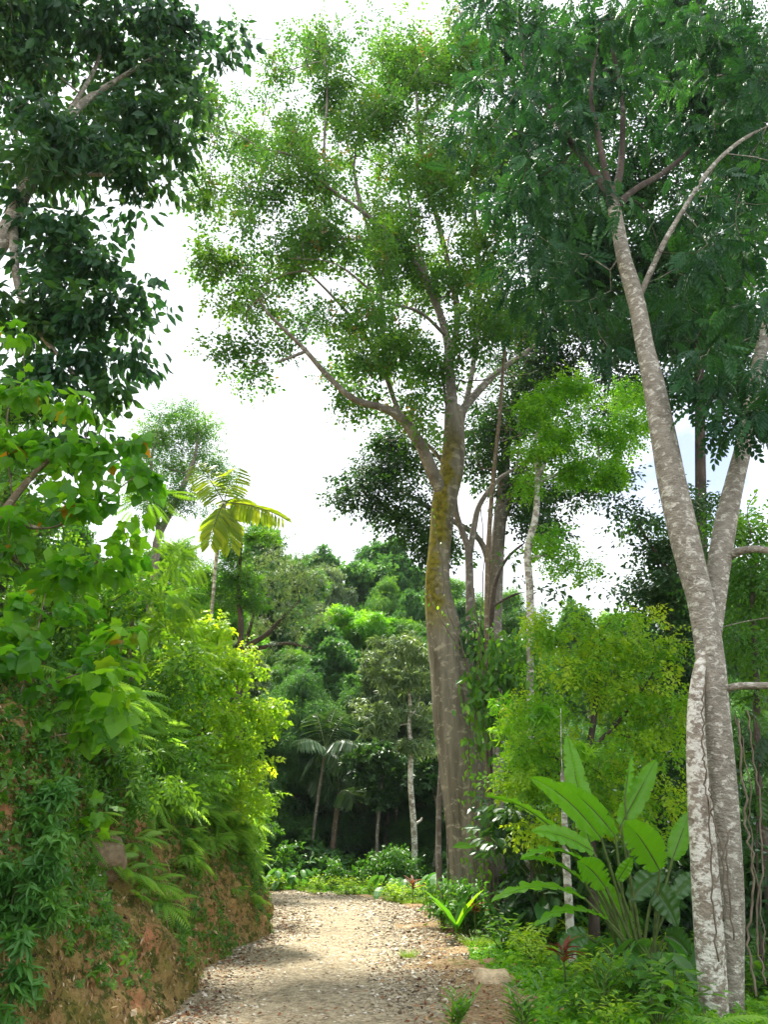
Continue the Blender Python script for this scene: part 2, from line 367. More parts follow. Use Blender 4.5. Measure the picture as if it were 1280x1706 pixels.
def soilmat(name,layers,bump=.8,bs=6,bd=.08,vor=None):
    """layers: first colour pair, then (noise scale, threshold, softness, colour) patches of other soil, moss, litter"""
    m,t,N,L=newmat(name); g=N.new('ShaderNodeNewGeometry')
    n=N.new('ShaderNodeTexNoise'); n.inputs['Scale'].default_value=5; n.inputs['Detail'].default_value=10; n.inputs['Roughness'].default_value=.75; L.new(g.outputs['Position'],n.inputs[0])
    r=ramp(N,[(.35,layers[0][0]),(.65,layers[0][1])]); L.new(n.outputs[0],r.inputs[0]); res=r.outputs[0]
    for i,(sc_,th,so_,col) in enumerate(layers[1:]):
        mp=N.new('ShaderNodeMapping'); mp.inputs['Location'].default_value=(3.1*i+1,7*i,2*i); L.new(g.outputs['Position'],mp.inputs[0])
        q=N.new('ShaderNodeTexNoise'); q.inputs['Scale'].default_value=sc_; q.inputs['Detail'].default_value=11; q.inputs['Roughness'].default_value=.72; L.new(mp.outputs[0],q.inputs[0])
        rr=ramp(N,[(th,(0,0,0)),(th+so_,(1,1,1))]); L.new(q.outputs[0],rr.inputs[0])
        mx=N.new('ShaderNodeMix'); mx.data_type='RGBA'; L.new(rr.outputs[0],mx.inputs['Factor']); L.new(res,mx.inputs['A']); mx.inputs['B'].default_value=(*col,1); res=mx.outputs['Result']
    p=N.new('ShaderNodeBsdfPrincipled'); p.inputs['Roughness'].default_value=.92; p.inputs['Specular IOR Level'].default_value=.15; L.new(res,p.inputs['Base Color'])
    nb=N.new('ShaderNodeTexNoise'); nb.inputs['Scale'].default_value=bs; nb.inputs['Detail'].default_value=12; nb.inputs['Roughness'].default_value=.75; L.new(g.outputs['Position'],nb.inputs[0]); h=nb.outputs[0]
    if vor:
        v=N.new('ShaderNodeTexVoronoi'); v.inputs['Scale'].default_value=vor; L.new(g.outputs['Position'],v.inputs['Vector'])
        mx=N.new('ShaderNodeMix'); mx.data_type='RGBA'; mx.blend_type='MULTIPLY'; mx.inputs['Factor'].default_value=.75
        hs=N.new('ShaderNodeSeparateColor'); L.new(v.outputs['Color'],hs.inputs[0]); rv=ramp(N,[(0,(.45,.42,.38)),(.5,(.9,.87,.8)),(1,(1.35,1.33,1.28))]); L.new(hs.outputs[0],rv.inputs[0])
        L.new(res,mx.inputs['A']); L.new(rv.outputs[0],mx.inputs['B']); L.new(mx.outputs['Result'],p.inputs['Base Color'])
        ad=N.new('ShaderNodeMath'); ad.operation='SUBTRACT'; L.new(h,ad.inputs[0]); L.new(v.outputs['Distance'],ad.inputs[1]); h=ad.outputs[0]
    bp=N.new('ShaderNodeBump'); bp.inputs['Strength'].default_value=bump; bp.inputs['Distance'].default_value=bd; L.new(h,bp.inputs['Height']); L.new(bp.outputs[0],p.inputs['Normal'])
    o=N.new('ShaderNodeOutputMaterial'); L.new(p.outputs[0],o.inputs[0]); return m
M={}
M['lime']=leafmat('lime_leaf',(.14,.30,.015),(.24,.42,.02),(.42,.55,.04),tr=.52)
M['lobed']=leafmat('broad_lobed_leaf',(.045,.18,.012),(.12,.34,.015),(.20,.44,.02),tr=.55,dead=(.45,.22,.02))
M['greygreen']=leafmat('grey_green_leaf',(.09,.16,.07),(.15,.24,.10),(.2,.3,.13),tr=.3)
M['limegreen']=leafmat('sunlit_lime_leaf',(.09,.26,.012),(.20,.41,.015),(.44,.56,.03),tr=.5)
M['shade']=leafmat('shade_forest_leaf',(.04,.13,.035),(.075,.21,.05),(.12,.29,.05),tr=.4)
M['mid']=leafmat('mid_green_leaf',(.035,.13,.012),(.075,.22,.018),(.15,.32,.02),tr=.42)
M['giant']=leafmat('small_olive_leaf',(.035,.12,.018),(.07,.20,.02),(.15,.30,.03),tr=.45,dead=(.2,.13,.04))
M['dark']=leafmat('dark_glossy_leaf',(.015,.058,.018),(.035,.105,.022),(.06,.16,.025),tr=.3,spec=.45)
M['darkblue']=leafmat('deep_green_leaf',(.014,.065,.028),(.026,.105,.035),(.05,.18,.03),tr=.33,spec=.25)
M['topleft']=leafmat('leathery_dark_leaf',(.014,.06,.028),(.03,.105,.032),(.06,.16,.03),tr=.38,spec=.4)
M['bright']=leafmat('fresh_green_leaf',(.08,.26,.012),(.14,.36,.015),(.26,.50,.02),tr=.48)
M['fern']=leafmat('fern_leaf',(.10,.26,.03),(.18,.38,.05),(.28,.47,.08),tr=.45)
M['feather']=leafmat('feathery_leaf',(.10,.24,.02),(.17,.33,.025),(.25,.42,.03),tr=.5)
M['herb']=leafmat('soft_herb_leaf',(.045,.17,.03),(.085,.25,.04),(.14,.32,.05),tr=.4)
M['palm']=leafmat('palm_leaf',(.14,.24,.012),(.24,.36,.015),(.38,.46,.02),tr=.6,spec=.5,rough=.3)
M['palmdark']=leafmat('dark_palm_leaf',(.03,.08,.025),(.05,.11,.035),(.08,.15,.05),tr=.3,spec=.35,rough=.3)
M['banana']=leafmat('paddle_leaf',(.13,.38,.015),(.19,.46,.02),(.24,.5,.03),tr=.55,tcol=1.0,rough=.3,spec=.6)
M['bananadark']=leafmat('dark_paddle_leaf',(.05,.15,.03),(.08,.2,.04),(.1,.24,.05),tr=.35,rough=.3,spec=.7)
M['red']=leafmat('red_cordyline_leaf',(.08,.015,.02),(.17,.03,.025),(.22,.08,.03),tr=.4)
M['grass']=leafmat('grass_blade',(.08,.18,.02),(.16,.28,.03),(.25,.36,.05),tr=.4)
M['dry']=tintmat('dry_leaf',[(0,(.10,.035,.015)),(.5,(.25,.10,.04)),(1,(.42,.26,.12))])
M['litter']=tintmat('dry_moss_litter',[(0,(.07,.045,.02)),(.3,(.28,.16,.06)),(.6,(.22,.20,.05)),(.85,(.45,.30,.13)),(1,(.6,.5,.33))])
M['stone']=tintmat('gravel_stone',[(0,(.15,.12,.085)),(.3,(.32,.26,.17)),(.75,(.47,.41,.29)),(1,(.74,.71,.62))],bump=.3)
M['boulder']=tintmat('boulder_rock',[(0,(.34,.26,.16)),(1,(.60,.47,.30))],bump=.6)
M['darkrock']=tintmat('dark_boulder_rock',[(0,(.20,.15,.085)),(1,(.34,.27,.17))],bump=1)
M['bark_lichen']=barkmat('lichen_patched_bark',(.38,.33,.26),(.2,.16,.12),(.74,.71,.62),.75,7,stretch=1.3,bump=.6)
M['bark_giant']=barkmat('giant_bark',(.27,.24,.18),(.10,.085,.06),(.38,.34,.25),.4,4,moss=(.22,.19,.02),mosspos=(5.6,6.6,9.8,11.5),stretch=.16,bump=.9)
M['bark_limb']=barkmat('pale_limb_bark',(.26,.23,.19),(.12,.10,.08),(.4,.38,.33),.4,5,stretch=.4)
M['bark_pale']=barkmat('lichen_bark',(.38,.345,.28),(.21,.185,.145),(.66,.63,.54),.45,8,stretch=1.6,bump=.7)
M['bark_white']=barkmat('whitish_bark',(.38,.34,.27),(.16,.13,.1),(.68,.66,.58),.75,5,stretch=.7)
M['bark_dark']=barkmat('dark_bark',(.11,.085,.065),(.045,.035,.028),(.18,.16,.13),.3,5)  # naturally dark bark; on the leaning tree's canopy limbs it is painted shade
M['bark_brown']=barkmat('thin_brown_bark',(.24,.18,.12),(.12,.09,.06),(.36,.31,.24),.4,8)
M['stem']=tintmat('green_stem',[(0,(.08,.13,.03)),(1,(.16,.22,.06))])
M['vine']=tintmat('vine_stem',[(0,(.12,.09,.06)),(1,(.25,.21,.15))])
# ------------------------------------------------------------------ terrain
def xtoe(y):
    y=np.asarray(y,float); return np.maximum(-2.15-.055*np.maximum(y-17,0)**2+.12*np.sin(y*.9),-42)
def xroad(y):
    y=np.asarray(y,float); return np.maximum(.62-.085*np.maximum(y-20.5,0)**2+.1*np.sin(y*1.3+1),-40)
def tz(x,y):
    x=np.asarray(x,float); y=np.asarray(y,float)
    r=np.maximum(x-1.6,0); z=-.07*r*np.clip((26-y)/8,.3,1)
    z=z+.22*np.maximum(y-40,0)*np.clip((y-40)/20,0,1)
    return z
def grid(name,U,V,f,mat,smooth=True):
    u,v=np.meshgrid(U,V,indexing='ij'); p=f(u,v); n,m=u.shape; mb=MB()
    i,j=np.meshgrid(np.arange(n-1),np.arange(m-1),indexing='ij'); a=i*m+j; b=a+1; c=a+m; d=c+1
    mb.add(p.reshape(-1,3),np.concatenate([np.stack([a,c,d],-1).reshape(-1,3),np.stack([a,d,b],-1).reshape(-1,3)]))
    return mb.build(name,mat,smooth=smooth)
rng=np.random.default_rng(5)
mat_floor=soilmat('forest_floor',[((.035,.028,.018),(.10,.07,.04)),(1.3,.5,.12,(.05,.09,.02)),(9,.6,.05,(.16,.10,.05))],bs=8)
mat_road=soilmat('gravel_bed',[((.31,.26,.18),(.50,.43,.31)),(1.1,.58,.1,(.42,.31,.17)),(2.4,.64,.08,(.26,.27,.11))],vor=26,bs=20,bd=.03,bump=1)
mat_should=soilmat('dirt_shoulder',[((.25,.17,.09),(.42,.31,.18)),(2.2,.55,.1,(.12,.15,.04)),(11,.58,.05,(.42,.33,.22))],vor=34,bs=16,bd=.03)
mat_bank=soilmat('clay_bank',[((.32,.20,.07),(.62,.41,.17)),(.8,.57,.07,(.68,.29,.14)),(.9,.48,.12,(.30,.25,.06)),(5.5,.50,.06,(.12,.14,.025)),(12,.57,.04,(.07,.05,.03)),(26,.60,.03,(.6,.48,.32))],bs=14,bd=.1,bump=1)
def fg(u,v): return np.stack([u,v,tz(u,v)-.012+.05*fbm(np.stack([u*.7,v*.7,0*u],-1),3,3)*(u>2)],-1)
o=grid('ground',np.r_[np.linspace(-150,-12,20),np.linspace(-10,14,60),np.linspace(18,150,20)],np.r_[np.linspace(-30,0,8),np.linspace(1,45,90),np.linspace(48,180,30)],fg,mat_floor); tag(o,kind='structure')
ys=np.linspace(.5,36,240)
def froad(s,y):
    a=xtoe(y)-.25; b=xroad(y)-.02+.12*fbm(np.stack([y*1.3,0*y,0*y],-1),3,9); x=a+(b-a)*s
    return np.stack([x,y,.012+.035*fbm(np.stack([x*1.4,y*1.1,0*y],-1),3,4)+.03*np.sin(s*pi)],-1)
o=grid('gravel_road',np.linspace(0,1,40),ys,froad,mat_road); tag(o,kind='structure')
def fsh(s,y):
    a=xroad(y)-.35; b=xroad(y)+.95+.25*fbm(np.stack([y*.8,0*y+5,0*y],-1),3,12)-.45*np.clip((y-17)/6,0,1); x=a+(b-a)*s
    return np.stack([x,y,.004+.0*x+.07*fbm(np.stack([x*1.5,y*1.5,0*y],-1),3,7)*s+.04*s-.03*(s<.01)-.09*(s>.97)],-1)
o=grid('dirt_path_edge',np.linspace(0,1,26),ys,fsh,mat_should); tag(o,kind='structure')
BS=np.array([0,.05,.25,.7,1.15,1.5,2.1,3.2,6,14,30]); BZ=np.array([-.2,.0,.45,1.35,2.3,3.05,3.5,3.9,5,9.5,17])
def bank(s,y,rough=True):
    s=np.asarray(s,float); y=np.asarray(y,float)
    x=xtoe(y)-s; z=np.interp(s,BS,BZ)*np.clip((36-y)/8+.35,.35,1)
    q=np.stack([x*.9,y*.9,z*.9],-1)
    k=np.clip(s/.15,0,1)
    d=(.22*fbm(q,3,21)+.10*fbm(q*3.1,4,31)+.06*np.abs(fbm(q*[8,8,3],3,41)))*k
    g=np.exp(-((y-8.75)**2/.35))*np.exp(-((z-1.55)**2)/.5)*.35     # hollow where the boulder has come loose
    return np.stack([x+d*.9-g,y,z+d*.25],-1)
su=np.r_[np.linspace(0,1.7,150),np.linspace(1.8,4,24),np.linspace(4.5,30,24)]
yu=np.r_[np.linspace(1,26,520),np.linspace(26.3,48,60)]
o=grid('bank_hill',su,yu,bank,mat_bank); tag(o,kind='structure')
# ------------------------------------------------------------------ gravel and litter
def road_z(x,y): return .012+.035*fbm(np.stack([x*1.4,y*1.1,0*y],-1),3,4)+.02
mb=MB(); n=26000
oct_v=np.array([(1,0,0),(0,1,0),(-1,0,0),(0,-1,0),(.1,.1,.7),(0,0,-.5)],float); oct_t=np.array([(0,1,4),(1,2,4),(2,3,4),(3,0,4),(1,0,5),(2,1,5),(3,2,5),(0,3,5)])
y=7.5+22*rng.random(n)**1.6; a=xtoe(y); b=xroad(y)+.9; x=a+(b-a)*rng.random(n)
keep=(fbm(np.stack([x,y*.7,0*x],-1),3,77)+.5*rng.random(n)>-.35)&(np.abs(fbm(np.stack([x*.6,0*x,0*x],-1),1,5))<2); x=x[keep];y=y[keep];n=len(x)
S=.012+.034*rng.random(n)**3; S=S*np.clip(y/11,1,1.7)
D=nrm(rng.normal(0,1,(n,3))*[1,1,.15]); Up=np.array([0,0,1.])+rng.normal(0,.35,(n,3))
place(mb,(oct_v*[1,.75,.6],oct_t,np.ones(6)),np.stack([x,y,road_z(x,y)],-1),D,Up,S,rng)
o=mb.build('gravel',M['stone']); tag(o,'pale loose gravel and chips spread over the road','gravel',kind='stuff')
mb=MB(); n=2600
y=7.6+16*rng.random(n)**1.5; edge=rng.random(n); x=np.where(edge<.3,xtoe(y)+.05+np.abs(rng.normal(0,.3,n)),np.where(edge<.85,xroad(y)+.25+rng.normal(0,.4,n),xtoe(y)+rng.random(n)*3))
place(mb,(T_oval[0]*[1,1,1],T_oval[1],T_oval[2]),np.stack([x,y,road_z(x,y)+.03+.05*np.clip(x-xroad(y),0,1)],-1),rng.normal(0,1,(n,3))*[1,1,.2],np.array([0,0,1.])+rng.normal(0,.4,(n,3)),rng.uniform(.025,.065,n),rng)
o=mb.build('fallen_leaves',M['dry']); tag(o,'brown fallen leaves along both edges of the gravel road','leaf litter',kind='stuff')
# stones: (px,py,width px,flat,label)
def rock(name,px,py,w,h,lab,mat='boulder',D=None,seed=0,dep=1.0,grp=None,tint=.5):
    d=W(px,py,1.0); dirz=(d[2]-CAMZ)
    if D is None: D=(-.02-CAMZ)/dirz
    m=mpp(px,py,D); c=W(px,py,D); k=14; mb=MB()
    th,ph=np.meshgrid(np.linspace(0,pi,10),np.linspace(0,2*pi,k,endpoint=False),indexing='ij')
    v=np.stack([np.sin(th)*np.cos(ph),np.sin(th)*np.sin(ph),np.cos(th)],-1); v=v*(1+.28*fbm(v*1.6+seed*9,3,seed))[...,None]; v=v+0
    i,j=np.meshgrid(np.arange(9),np.arange(k),indexing='ij'); a=i*k+j; b=i*k+(j+1)%k; cc=a+k; dd=b+k
    t=np.concatenate([np.stack([a,cc,dd],-1).reshape(-1,3),np.stack([a,dd,b],-1).reshape(-1,3)])
    mb.add(v.reshape(-1,3)*[w*m/2,w*m/2*dep,h*m/2],t,np.tile([tint,.5,0,1],(len(t)//1 if 0 else v.reshape(-1,3).shape[0],1)))
    mb.v[0]=mb.v[0]+c
    o=mb.build(name,M[mat],origin=tuple(c),smooth=w>40); tag(o,lab,'rock' if name!='stone' else 'stone',grp); return o
rock('boulder',822,1646,66,62,'pale buff boulder half hidden behind the long leaved shoot plants at the road edge',seed=3,tint=.9)
for i,(px,py,w,h,lab) in enumerate([(680,1548,19,9,'flat grey stone lying alone at the right margin of the gravel near the giant trunk'),(630,1574,20,5,'white flat slab stone in the middle of the road, right one of the pale cluster'),(612,1570,14,4,'small white flat stone at the left of the pale cluster on the road'),(622,1563,16,4,'white chip at the far side of the pale cluster on the road'),(634,1592,20,5,'broad white slab stone just in front of the pale cluster on the road'),(633,1694,14,7,'pale cube shaped stone standing out of the gravel at the bottom of the road'),(592,1700,18,5,'white flat stone at the very bottom of the road'),(574,1602,15,4,'white flat stone left of the pale cluster on the road'),(726,1587,12,6,'small dark stone on the brown dirt beside the road')]):
    rock('stone',px,py,w,h,lab,seed=10+i,tint=.2 if 'dark' in lab else 1.0,grp='larger stones on the road',D=None)
rock('embedded_boulder',166,1432,84,78,'grey rounded boulder sticking out of the orange clay bank under leaves',D=8.7,seed=2,dep=1.1,tint=.1,mat='darkrock')
# ------------------------------------------------------------------ generic plant builder
def plant(name,label,cat,base,D,lobes,leaf,mat,size,rc,cl,lai,limbs=None,bark='bark_brown',seed=0,flat=.6,droop=.3,upk=1.0,out=.8,hang=0,shell=.5,dz=None,step=.6,tip=.008,over={},group=None,k=12,rough=.06,flare=None,trunkname='trunk',larea=.5,lam=1,twig=True,extra=None,fol='crown',rmin=.006,bend=.18):
    rng=np.random.default_rng(seed+100)
    root=empty(name,base,label,cat,group)
    C,_=clumps(lobes,rc,cl,D,rng,shell=shell,dz=dz)
    # leaves per clump from the wanted number of leaf layers
    area=pi*rc*rc; la=larea*size*size*.5; per=max(3,int(lai/cl*area/la))
    sk=Skel()
    lens=[]
    for li,l in enumerate(limbs):
        P_=[];R_=[]
        for q in l:
            d=q[3] if len(q)>3 else D
            P_.append(W(q[0],q[1],d)); R_.append(q[2]*mpp(q[0],q[1],d)/2)
        if li==0 and base is not None: P_.insert(0,np.array(base)-[0,0,.15]); R_.insert(0,R_[0]*1.12)
        sk.limb(P_,R_,'near' if li else -1); lens.append(li)
    nl=len(sk.ch)
    if twig: sk.attach(C,rng,step=step,rmin=rmin,low=min(6,len(sk.p)//3),bend=bend)
    sk.radii(tip)
    mb=MB(); sk.mesh(mb,range(lam),k=k,rough=rough,flare=flare)
    sk.mesh(mb,[c for c in range(lam,len(sk.ch)) if sk.co[c]<lam],k=9,rough=rough); mb.build(trunkname,M[bark],root,smooth=True)
    for ow in range(lam,nl):
        mb=MB(); sk.mesh(mb,[c for c in range(lam,len(sk.ch)) if sk.co[c]==ow],k=12,rough=rough)
        if mb.v: mb.build(over[ow][0] if ow in over else ('limb' if trunkname=='trunk' else 'twig'),M[over[ow][1]] if ow in over else M[bark if not extra else extra],root,smooth=True)
    mb=MB(); leaves_at(mb,C,leaf,rng,per,rc,size,flat,droop,upk,out,hang=hang)
    mb.build(fol,M[mat],root)
    return root,C,sk
def base_at(px,py,D): p=W(px,py,D); return np.array([p[0],D,float(tz(p[0],D))])
# ------------------------------------------------------------------ the giant
GD=17.
def giantflare(th,t):   # buttress ridges at the foot
    k=np.clip(1-t*3.2,0,1)**1.5
    return 1+k*(.22*np.cos(th*5+.6)+.12*np.cos(th*3+2)+.10)+.03*np.cos(th*7+9*t)*np.clip(1-t*1.3,0,1)
gl=[(700,50,75,55),(640,30,50,30),(540,95,60,38),(478,140,30,24),(400,190,55,42),(370,240,38,48),(560,180,60,45),(680,130,70,55),(770,120,60,90),(620,235,75,50),(480,240,62,42),(740,240,70,60),(800,260,40,80),(375,360,46,38),(450,340,55,42),(540,335,65,46),(640,335,65,46),(730,350,70,56),(815,400,50,80),(345,445,38,46),(400,440,50,40),(480,432,60,46),(560,430,65,46),(650,440,65,46),(740,460,65,46),(420,515,62,38),(500,515,45,30),(600,540,60,46),(395,598,40,24),(432,632,34,20),(482,590,28,18),(640,600,75,50),(590,676,44,34),(720,600,60,56),(790,560,60,64),(850,540,60,60),(690,690,50,50),(560,600,30,26)]
root,C,sk=plant('giant_rainforest_tree','giant rainforest tree with mossy buttressed trunk and wide airy crown beside the road bend','tree',base_at(803,1545,GD),GD,
  [(a,b,c*.97,d*.97) for a,b,c,d in gl]+[(560,230,190,160,GD+1,4,.22),(560,430,220,110,GD,4,.25),(700,180,110,170,GD+1,3,.3),(700,420,130,220,GD+1,3,.35),(450,560,90,70,GD-1.5,2,.15),(420,300,80,130,GD-1,2,.2),(640,620,90,90,GD,2,.4)],T_spray,'giant',.36,.42,2.8,4.9,
  limbs=[[(801,1500,88),(787,1400,80),(773,1300,76),(761,1200,76),(752,1120,68),(741,1050,60),(730,980,42),(734,900,37),(742,830,42),(752,790,40),(756,740,36),(756,680,30)],
   [(741,830,21.8),(722,790,21.8,16.6),(700,740,19.5,16.2),(672,700,17.2,15.8),(640,680,13.3,15.5),(590,665,10.9,15.2),(545,625,9.4,15),(510,585,7.8,14.8),(480,555,6.2,14.5),(445,520,4.7,14.3),(420,480,3.1,14)],
   [(756,690,18.7),(750,620,15.6,17.5),(744,560,13.3,17.6),(724,500,11.7,17.4),(700,450,10.1,17),(655,395,8.6,16.5),(600,350,7.0,16),(545,310,5.5,15.6),(500,265,4.7,15.2),(430,245,3.1,15)],
   [(752,600,10.9,17.5),(762,520,10.9,18.5),(745,430,9.4,19),(720,330,7.8,19),(700,230,6.2,19),(690,130,4.7,19),(660,60,3.1,19)],
   [(758,700,15.6,17.2),(790,660,13.3,17.8),(820,628,10.9,18.2),(845,608,7.8,18.8),(900,570,5.5,19.5)],
   [(756,760,12.5),(770,700,10.1,18),(790,600,8.6,19),(800,480,7.8,20),(790,340,7.0,20.5),(790,230,4.7,20.5),(770,120,3.1,20.5)],
   [(510,585,6.2,14.8),(470,600,4.7,14.6),(430,605,3.1,14.2),(400,600,2.3,14)],
   [(655,395,6.2,16.5),(600,400,4.7,15.8),(540,390,3.9,15.5),(470,370,3.1,15),(400,370,2.3,14.6)],
   [(665,690,8.6,15.8),(640,620,7.0,16),(610,560,6.2,16.4),(560,500,4.7,16.2),(500,440,3.1,16)],
   [(700,740,9.4,16.2),(655,660,7.8,17.6),(640,560,6.2,18.2),(630,450,5.5,18.6),(600,330,4.7,19),(570,200,3.1,19)],
   [(744,560,7.0,17.6),(700,520,5.5,16.6),(640,500,4.7,16),(560,440,3.9,15.4),(480,430,3.1,15)],[(724,500,7.0,17.4),(690,380,5.5,18.4),(670,280,3.9,18.8),(640,180,2.3,19)],[(545,310,3.9,15.6),(540,240,3.1,15.8),(545,160,2.3,16),(540,90,1.6,16)],[(600,350,4.7,16),(590,280,3.9,16.6),(600,220,2.3,17)],[(700,330,6.2,19),(740,260,4.7,18.5),(760,160,3.1,18.2)],[(700,230,4.7,19),(620,150,3.9,18.6),(560,110,2.3,18)]],
  bark='bark_giant',extra='bark_limb',seed=1,dz=2.2,k=40,rough=.07,flare=giantflare,step=.7,tip=.009,rmin=.008,bend=.25,larea=.6,flat=.8,upk=.6,out=.35,droop=.25)
# pale aerial roots beside the trunk
for i,(pts,lab) in enumerate([([(744,1130,2),(738,1230,6),(733,1320,9),(731,1400,10),(733,1480,11)],'thick pale hanging root, outermost beside the giant trunk'),
   ([(749,1120,2),(745,1240,4),(747,1330,5),(746,1400,4),(748,1482,4)],'thin pale hanging root, middle of the three beside the giant trunk'),
   ([(752,1150,2),(750,1280,5),(752,1360,6),(756,1420,5),(760,1490,5)],'brown hanging root closest to the bark of the giant trunk')]):
    mb=MB(); P_=[W(a,b,GD+1.0) for a,b,c in pts]; R_=[c*mpp(a,b,GD+1.0)/2 for a,b,c in pts]; P_.append(np.array([P_[-1][0],P_[-1][1],float(tz(P_[-1][0],P_[-1][1]))-.1])); R_.append(R_[-1]*1.3)
    Q=catmull(np.c_[np.array(P_),R_],6); tube(mb,Q[:,:3],Q[:,3],8,rough=.15,seed=i)
    o=mb.build('hanging_root',M['bark_limb'],origin=tuple(P_[-1]),smooth=True); tag(o,lab,'root','hanging roots beside the giant trunk')
# ------------------------------------------------------------------ climbers on the giant
def climber(name,label,D,stems,leafs,mat,size,n,seed,leaf=T_oval,grp=None,sw=2.2,rad=.1,cat='vine',stemmat='vine'):
    rng=np.random.default_rng(seed); root=empty(name,W(*stems[0][-1][:2],D),label,cat,grp); mb=MB(); ml=MB()
    for s_ in stems:
        P_=np.array([W(q[0],q[1],q[2] if len(q)>2 else D) for q in s_]); Q=catmull(P_,8); Q=Q+rng.normal(0,.012,Q.shape); tube(mb,Q,sw*mpp(600,1000,D)/2,5)
        if n:
            t=rng.random(n)*(len(Q)-1.01); i=t.astype(int); p=Q[i]+(Q[i+1]-Q[i])*(t-i)[:,None]+rng.normal(0,rad,(n,3))
            place(ml,leaf,p,rng.normal(0,.5,(n,3))+[0,-.2,-.9],rng.normal(0,.6,(n,3))+[0,-.8,.5],size*rng.uniform(.6,1.2,n),rng)
    mb.build('stem',M[stemmat],root,smooth=True)
    if n: ml.build('foliage',M[mat],root)
    return root
climber('climbing_vine','leafy green vine hugging the front of the giant trunk',GD-.85,[[(800,1540),(790,1440),(788,1360),(782,1270),(786,1180),(800,1090),(790,1040)],[(812,1540),(806,1420),(812,1330),(800,1240),(812,1150)]],1,'bright',.13,150,3,rad=.14)
climber('climbing_vine','straight pale liana hanging down the giant trunk',GD-1.0,[[(794,1500),(794,1350),(795,1200),(797,1080),(790,980)]],0,'bright',.1,0,4,sw=2.2)
climber('climbing_vine','long slack liana dropping from the giant crown to the ferns',GD-1.3,[[(828,1560),(822,1420),(812,1280),(806,1150),(800,1050),(806,930),(800,840)]],0,'bright',.1,0,5,sw=2)
climber('climbing_vine','thin looping vine climbing the mossy flank of the giant trunk',GD-.8,[[(800,1230),(775,1090),(742,1010),(738,940),(724,880),(722,810)],[(775,1090),(745,1050),(715,990)]],1,'bright',.09,20,6,sw=2)
# drooping pale green creeper at the right of the trunk
climber('drooping_creeper','curtain of drooping olive green leaves hanging right of the giant trunk',GD-1.2,
  [[(822,1060),(830,1100),(826,1150)],[(840,1050),(850,1110),(845,1180)],[(812,1100),(818,1160),(815,1210)],[(860,1090),(870,1140),(865,1190)],[(832,1130),(836,1190),(834,1240)],[(885,1060),(890,1100),(885,1150)],[(800,1130),(806,1160),(806,1190)]],1,'mid',.2,150,8,rad=.22,cat='creeper')
climber('fern_clump','dark strap leaved epiphyte perched in the fork right of the mossy trunk',GD-.4,[[(782,1025),(786,1050),(790,1090)],[(795,1040),(798,1070),(796,1100)]],1,'dark',.42,40,9,rad=.12,leaf=T_lance,cat='epiphyte')
# ------------------------------------------------------------------ trees behind and beside the giant
plant('dark_leaved_tree','dark small leaved tree standing directly behind the giant with foliage showing on both sides','tree',base_at(826,1480,22),22,
  [(608,822,50,34),(655,785,75,48),(690,850,58,54),(735,905,34,54),(650,725,52,34),(860,800,66,56),(800,720,64,74),(885,565,85,56),(940,610,70,46),(860,680,74,66),(900,870,56,36),(960,790,66,46),(640,860,30,22),(700,905,28,26),(1000,560,70,60),(960,500,70,60),(1020,640,50,50)],
  T_spray,'dark',.38,.6,2.6,6,limbs=[[(826,1400,30),(824,1200,30),(822,1060,29),(826,960,27),(832,880,22),(840,800,18),(850,700,14),(880,600,8)],[(826,900,14),(870,780,12),(905,760,10),(950,750,6)],[(824,980,12),(800,900,10),(740,860,9),(690,830,7),(640,800,5)],[(840,790,12),(790,720,9),(740,760,6),(680,740,5)]],
  bark='bark_limb',seed=2,dz=1,larea=.6,tip=.012)
plant('bare_twig_tree','slender pale tree with bare brittle twigs forking just right of the mossy trunk','tree',base_at(788,1500,17.6),17.6,
  [(700,560,60,60),(640,700,70,50),(840,560,60,80),(800,640,60,70),(860,640,60,50),(880,560,50,60),(760,640,40,50),(600,690,50,30),(850,720,60,60),(700,620,40,60)],T_thin,'mid',.09,.45,2.6,.05,
  limbs=[[(786,1300,16),(784,1080,14),(782,930,13),(776,900,11),(762,860,10),(750,800,8),(730,760,7),(690,720,5),(650,690,4),(600,690,2)],[(784,920,10),(790,880,10),(800,840,9),(830,800,7),(860,780,4)],[(762,860,7),(752,760,6),(742,660,5),(730,600,3),(700,560,2)]],
  bark='bark_limb',seed=3,tip=.009,rmin=.011,bend=.12,step=.4)
plant('bare_twig_tree','tall thin leafless stem rising past the crown of the bright green tree','tree',base_at(812,1500,16.3),16.3,
  [(850,700,40,60),(860,640,40,40),(800,760,30,60),(870,760,40,40),(840,600,30,40)],T_thin,'mid',.09,.4,2.2,.03,
  limbs=[[(812,1200,9),(812,1000,9),(816,880,8),(824,780,7),(832,700,6),(840,600,5),(842,560,3)],[(818,860,4),(850,830,3),(890,770,2)]],bark='bark_brown',seed=33,tip=.008,rmin=.009,bend=.12)
plant('bright_green_tree','slender white stemmed tree with bright yellow green crown between the giant and the leaning trunks','tree',base_at(885,1500,15.5),15.5,
  [(945,645,60,26),(1045,660,30,30),(900,680,45,30),(868,668,24,22),(945,720,78,44),(1030,720,54,44),(900,760,40,36),(965,780,62,36),(1015,775,50,30),(880,815,24,24),(915,895,32,24),(930,925,40,22),(975,945,34,16),(1065,700,22,26)],
  T_spray,'bright',.22,.30,3.4,6,limbs=[[(882,1400,12),(884,1200,12),(884,1000,13),(880,920,12),(893,860,11),(896,790,8),(893,730,5),(920,680,3)],[(896,800,8),(912,760,6),(925,710,4),(980,660,3)],[(896,805,6),(940,785,4),(1000,760,3)],[(882,930,6),(920,925,4),(970,940,3)]],
  bark='bark_white',seed=4,flat=.55,tip=.006,larea=.6,upk=1.0,out=.6,droop=.45)
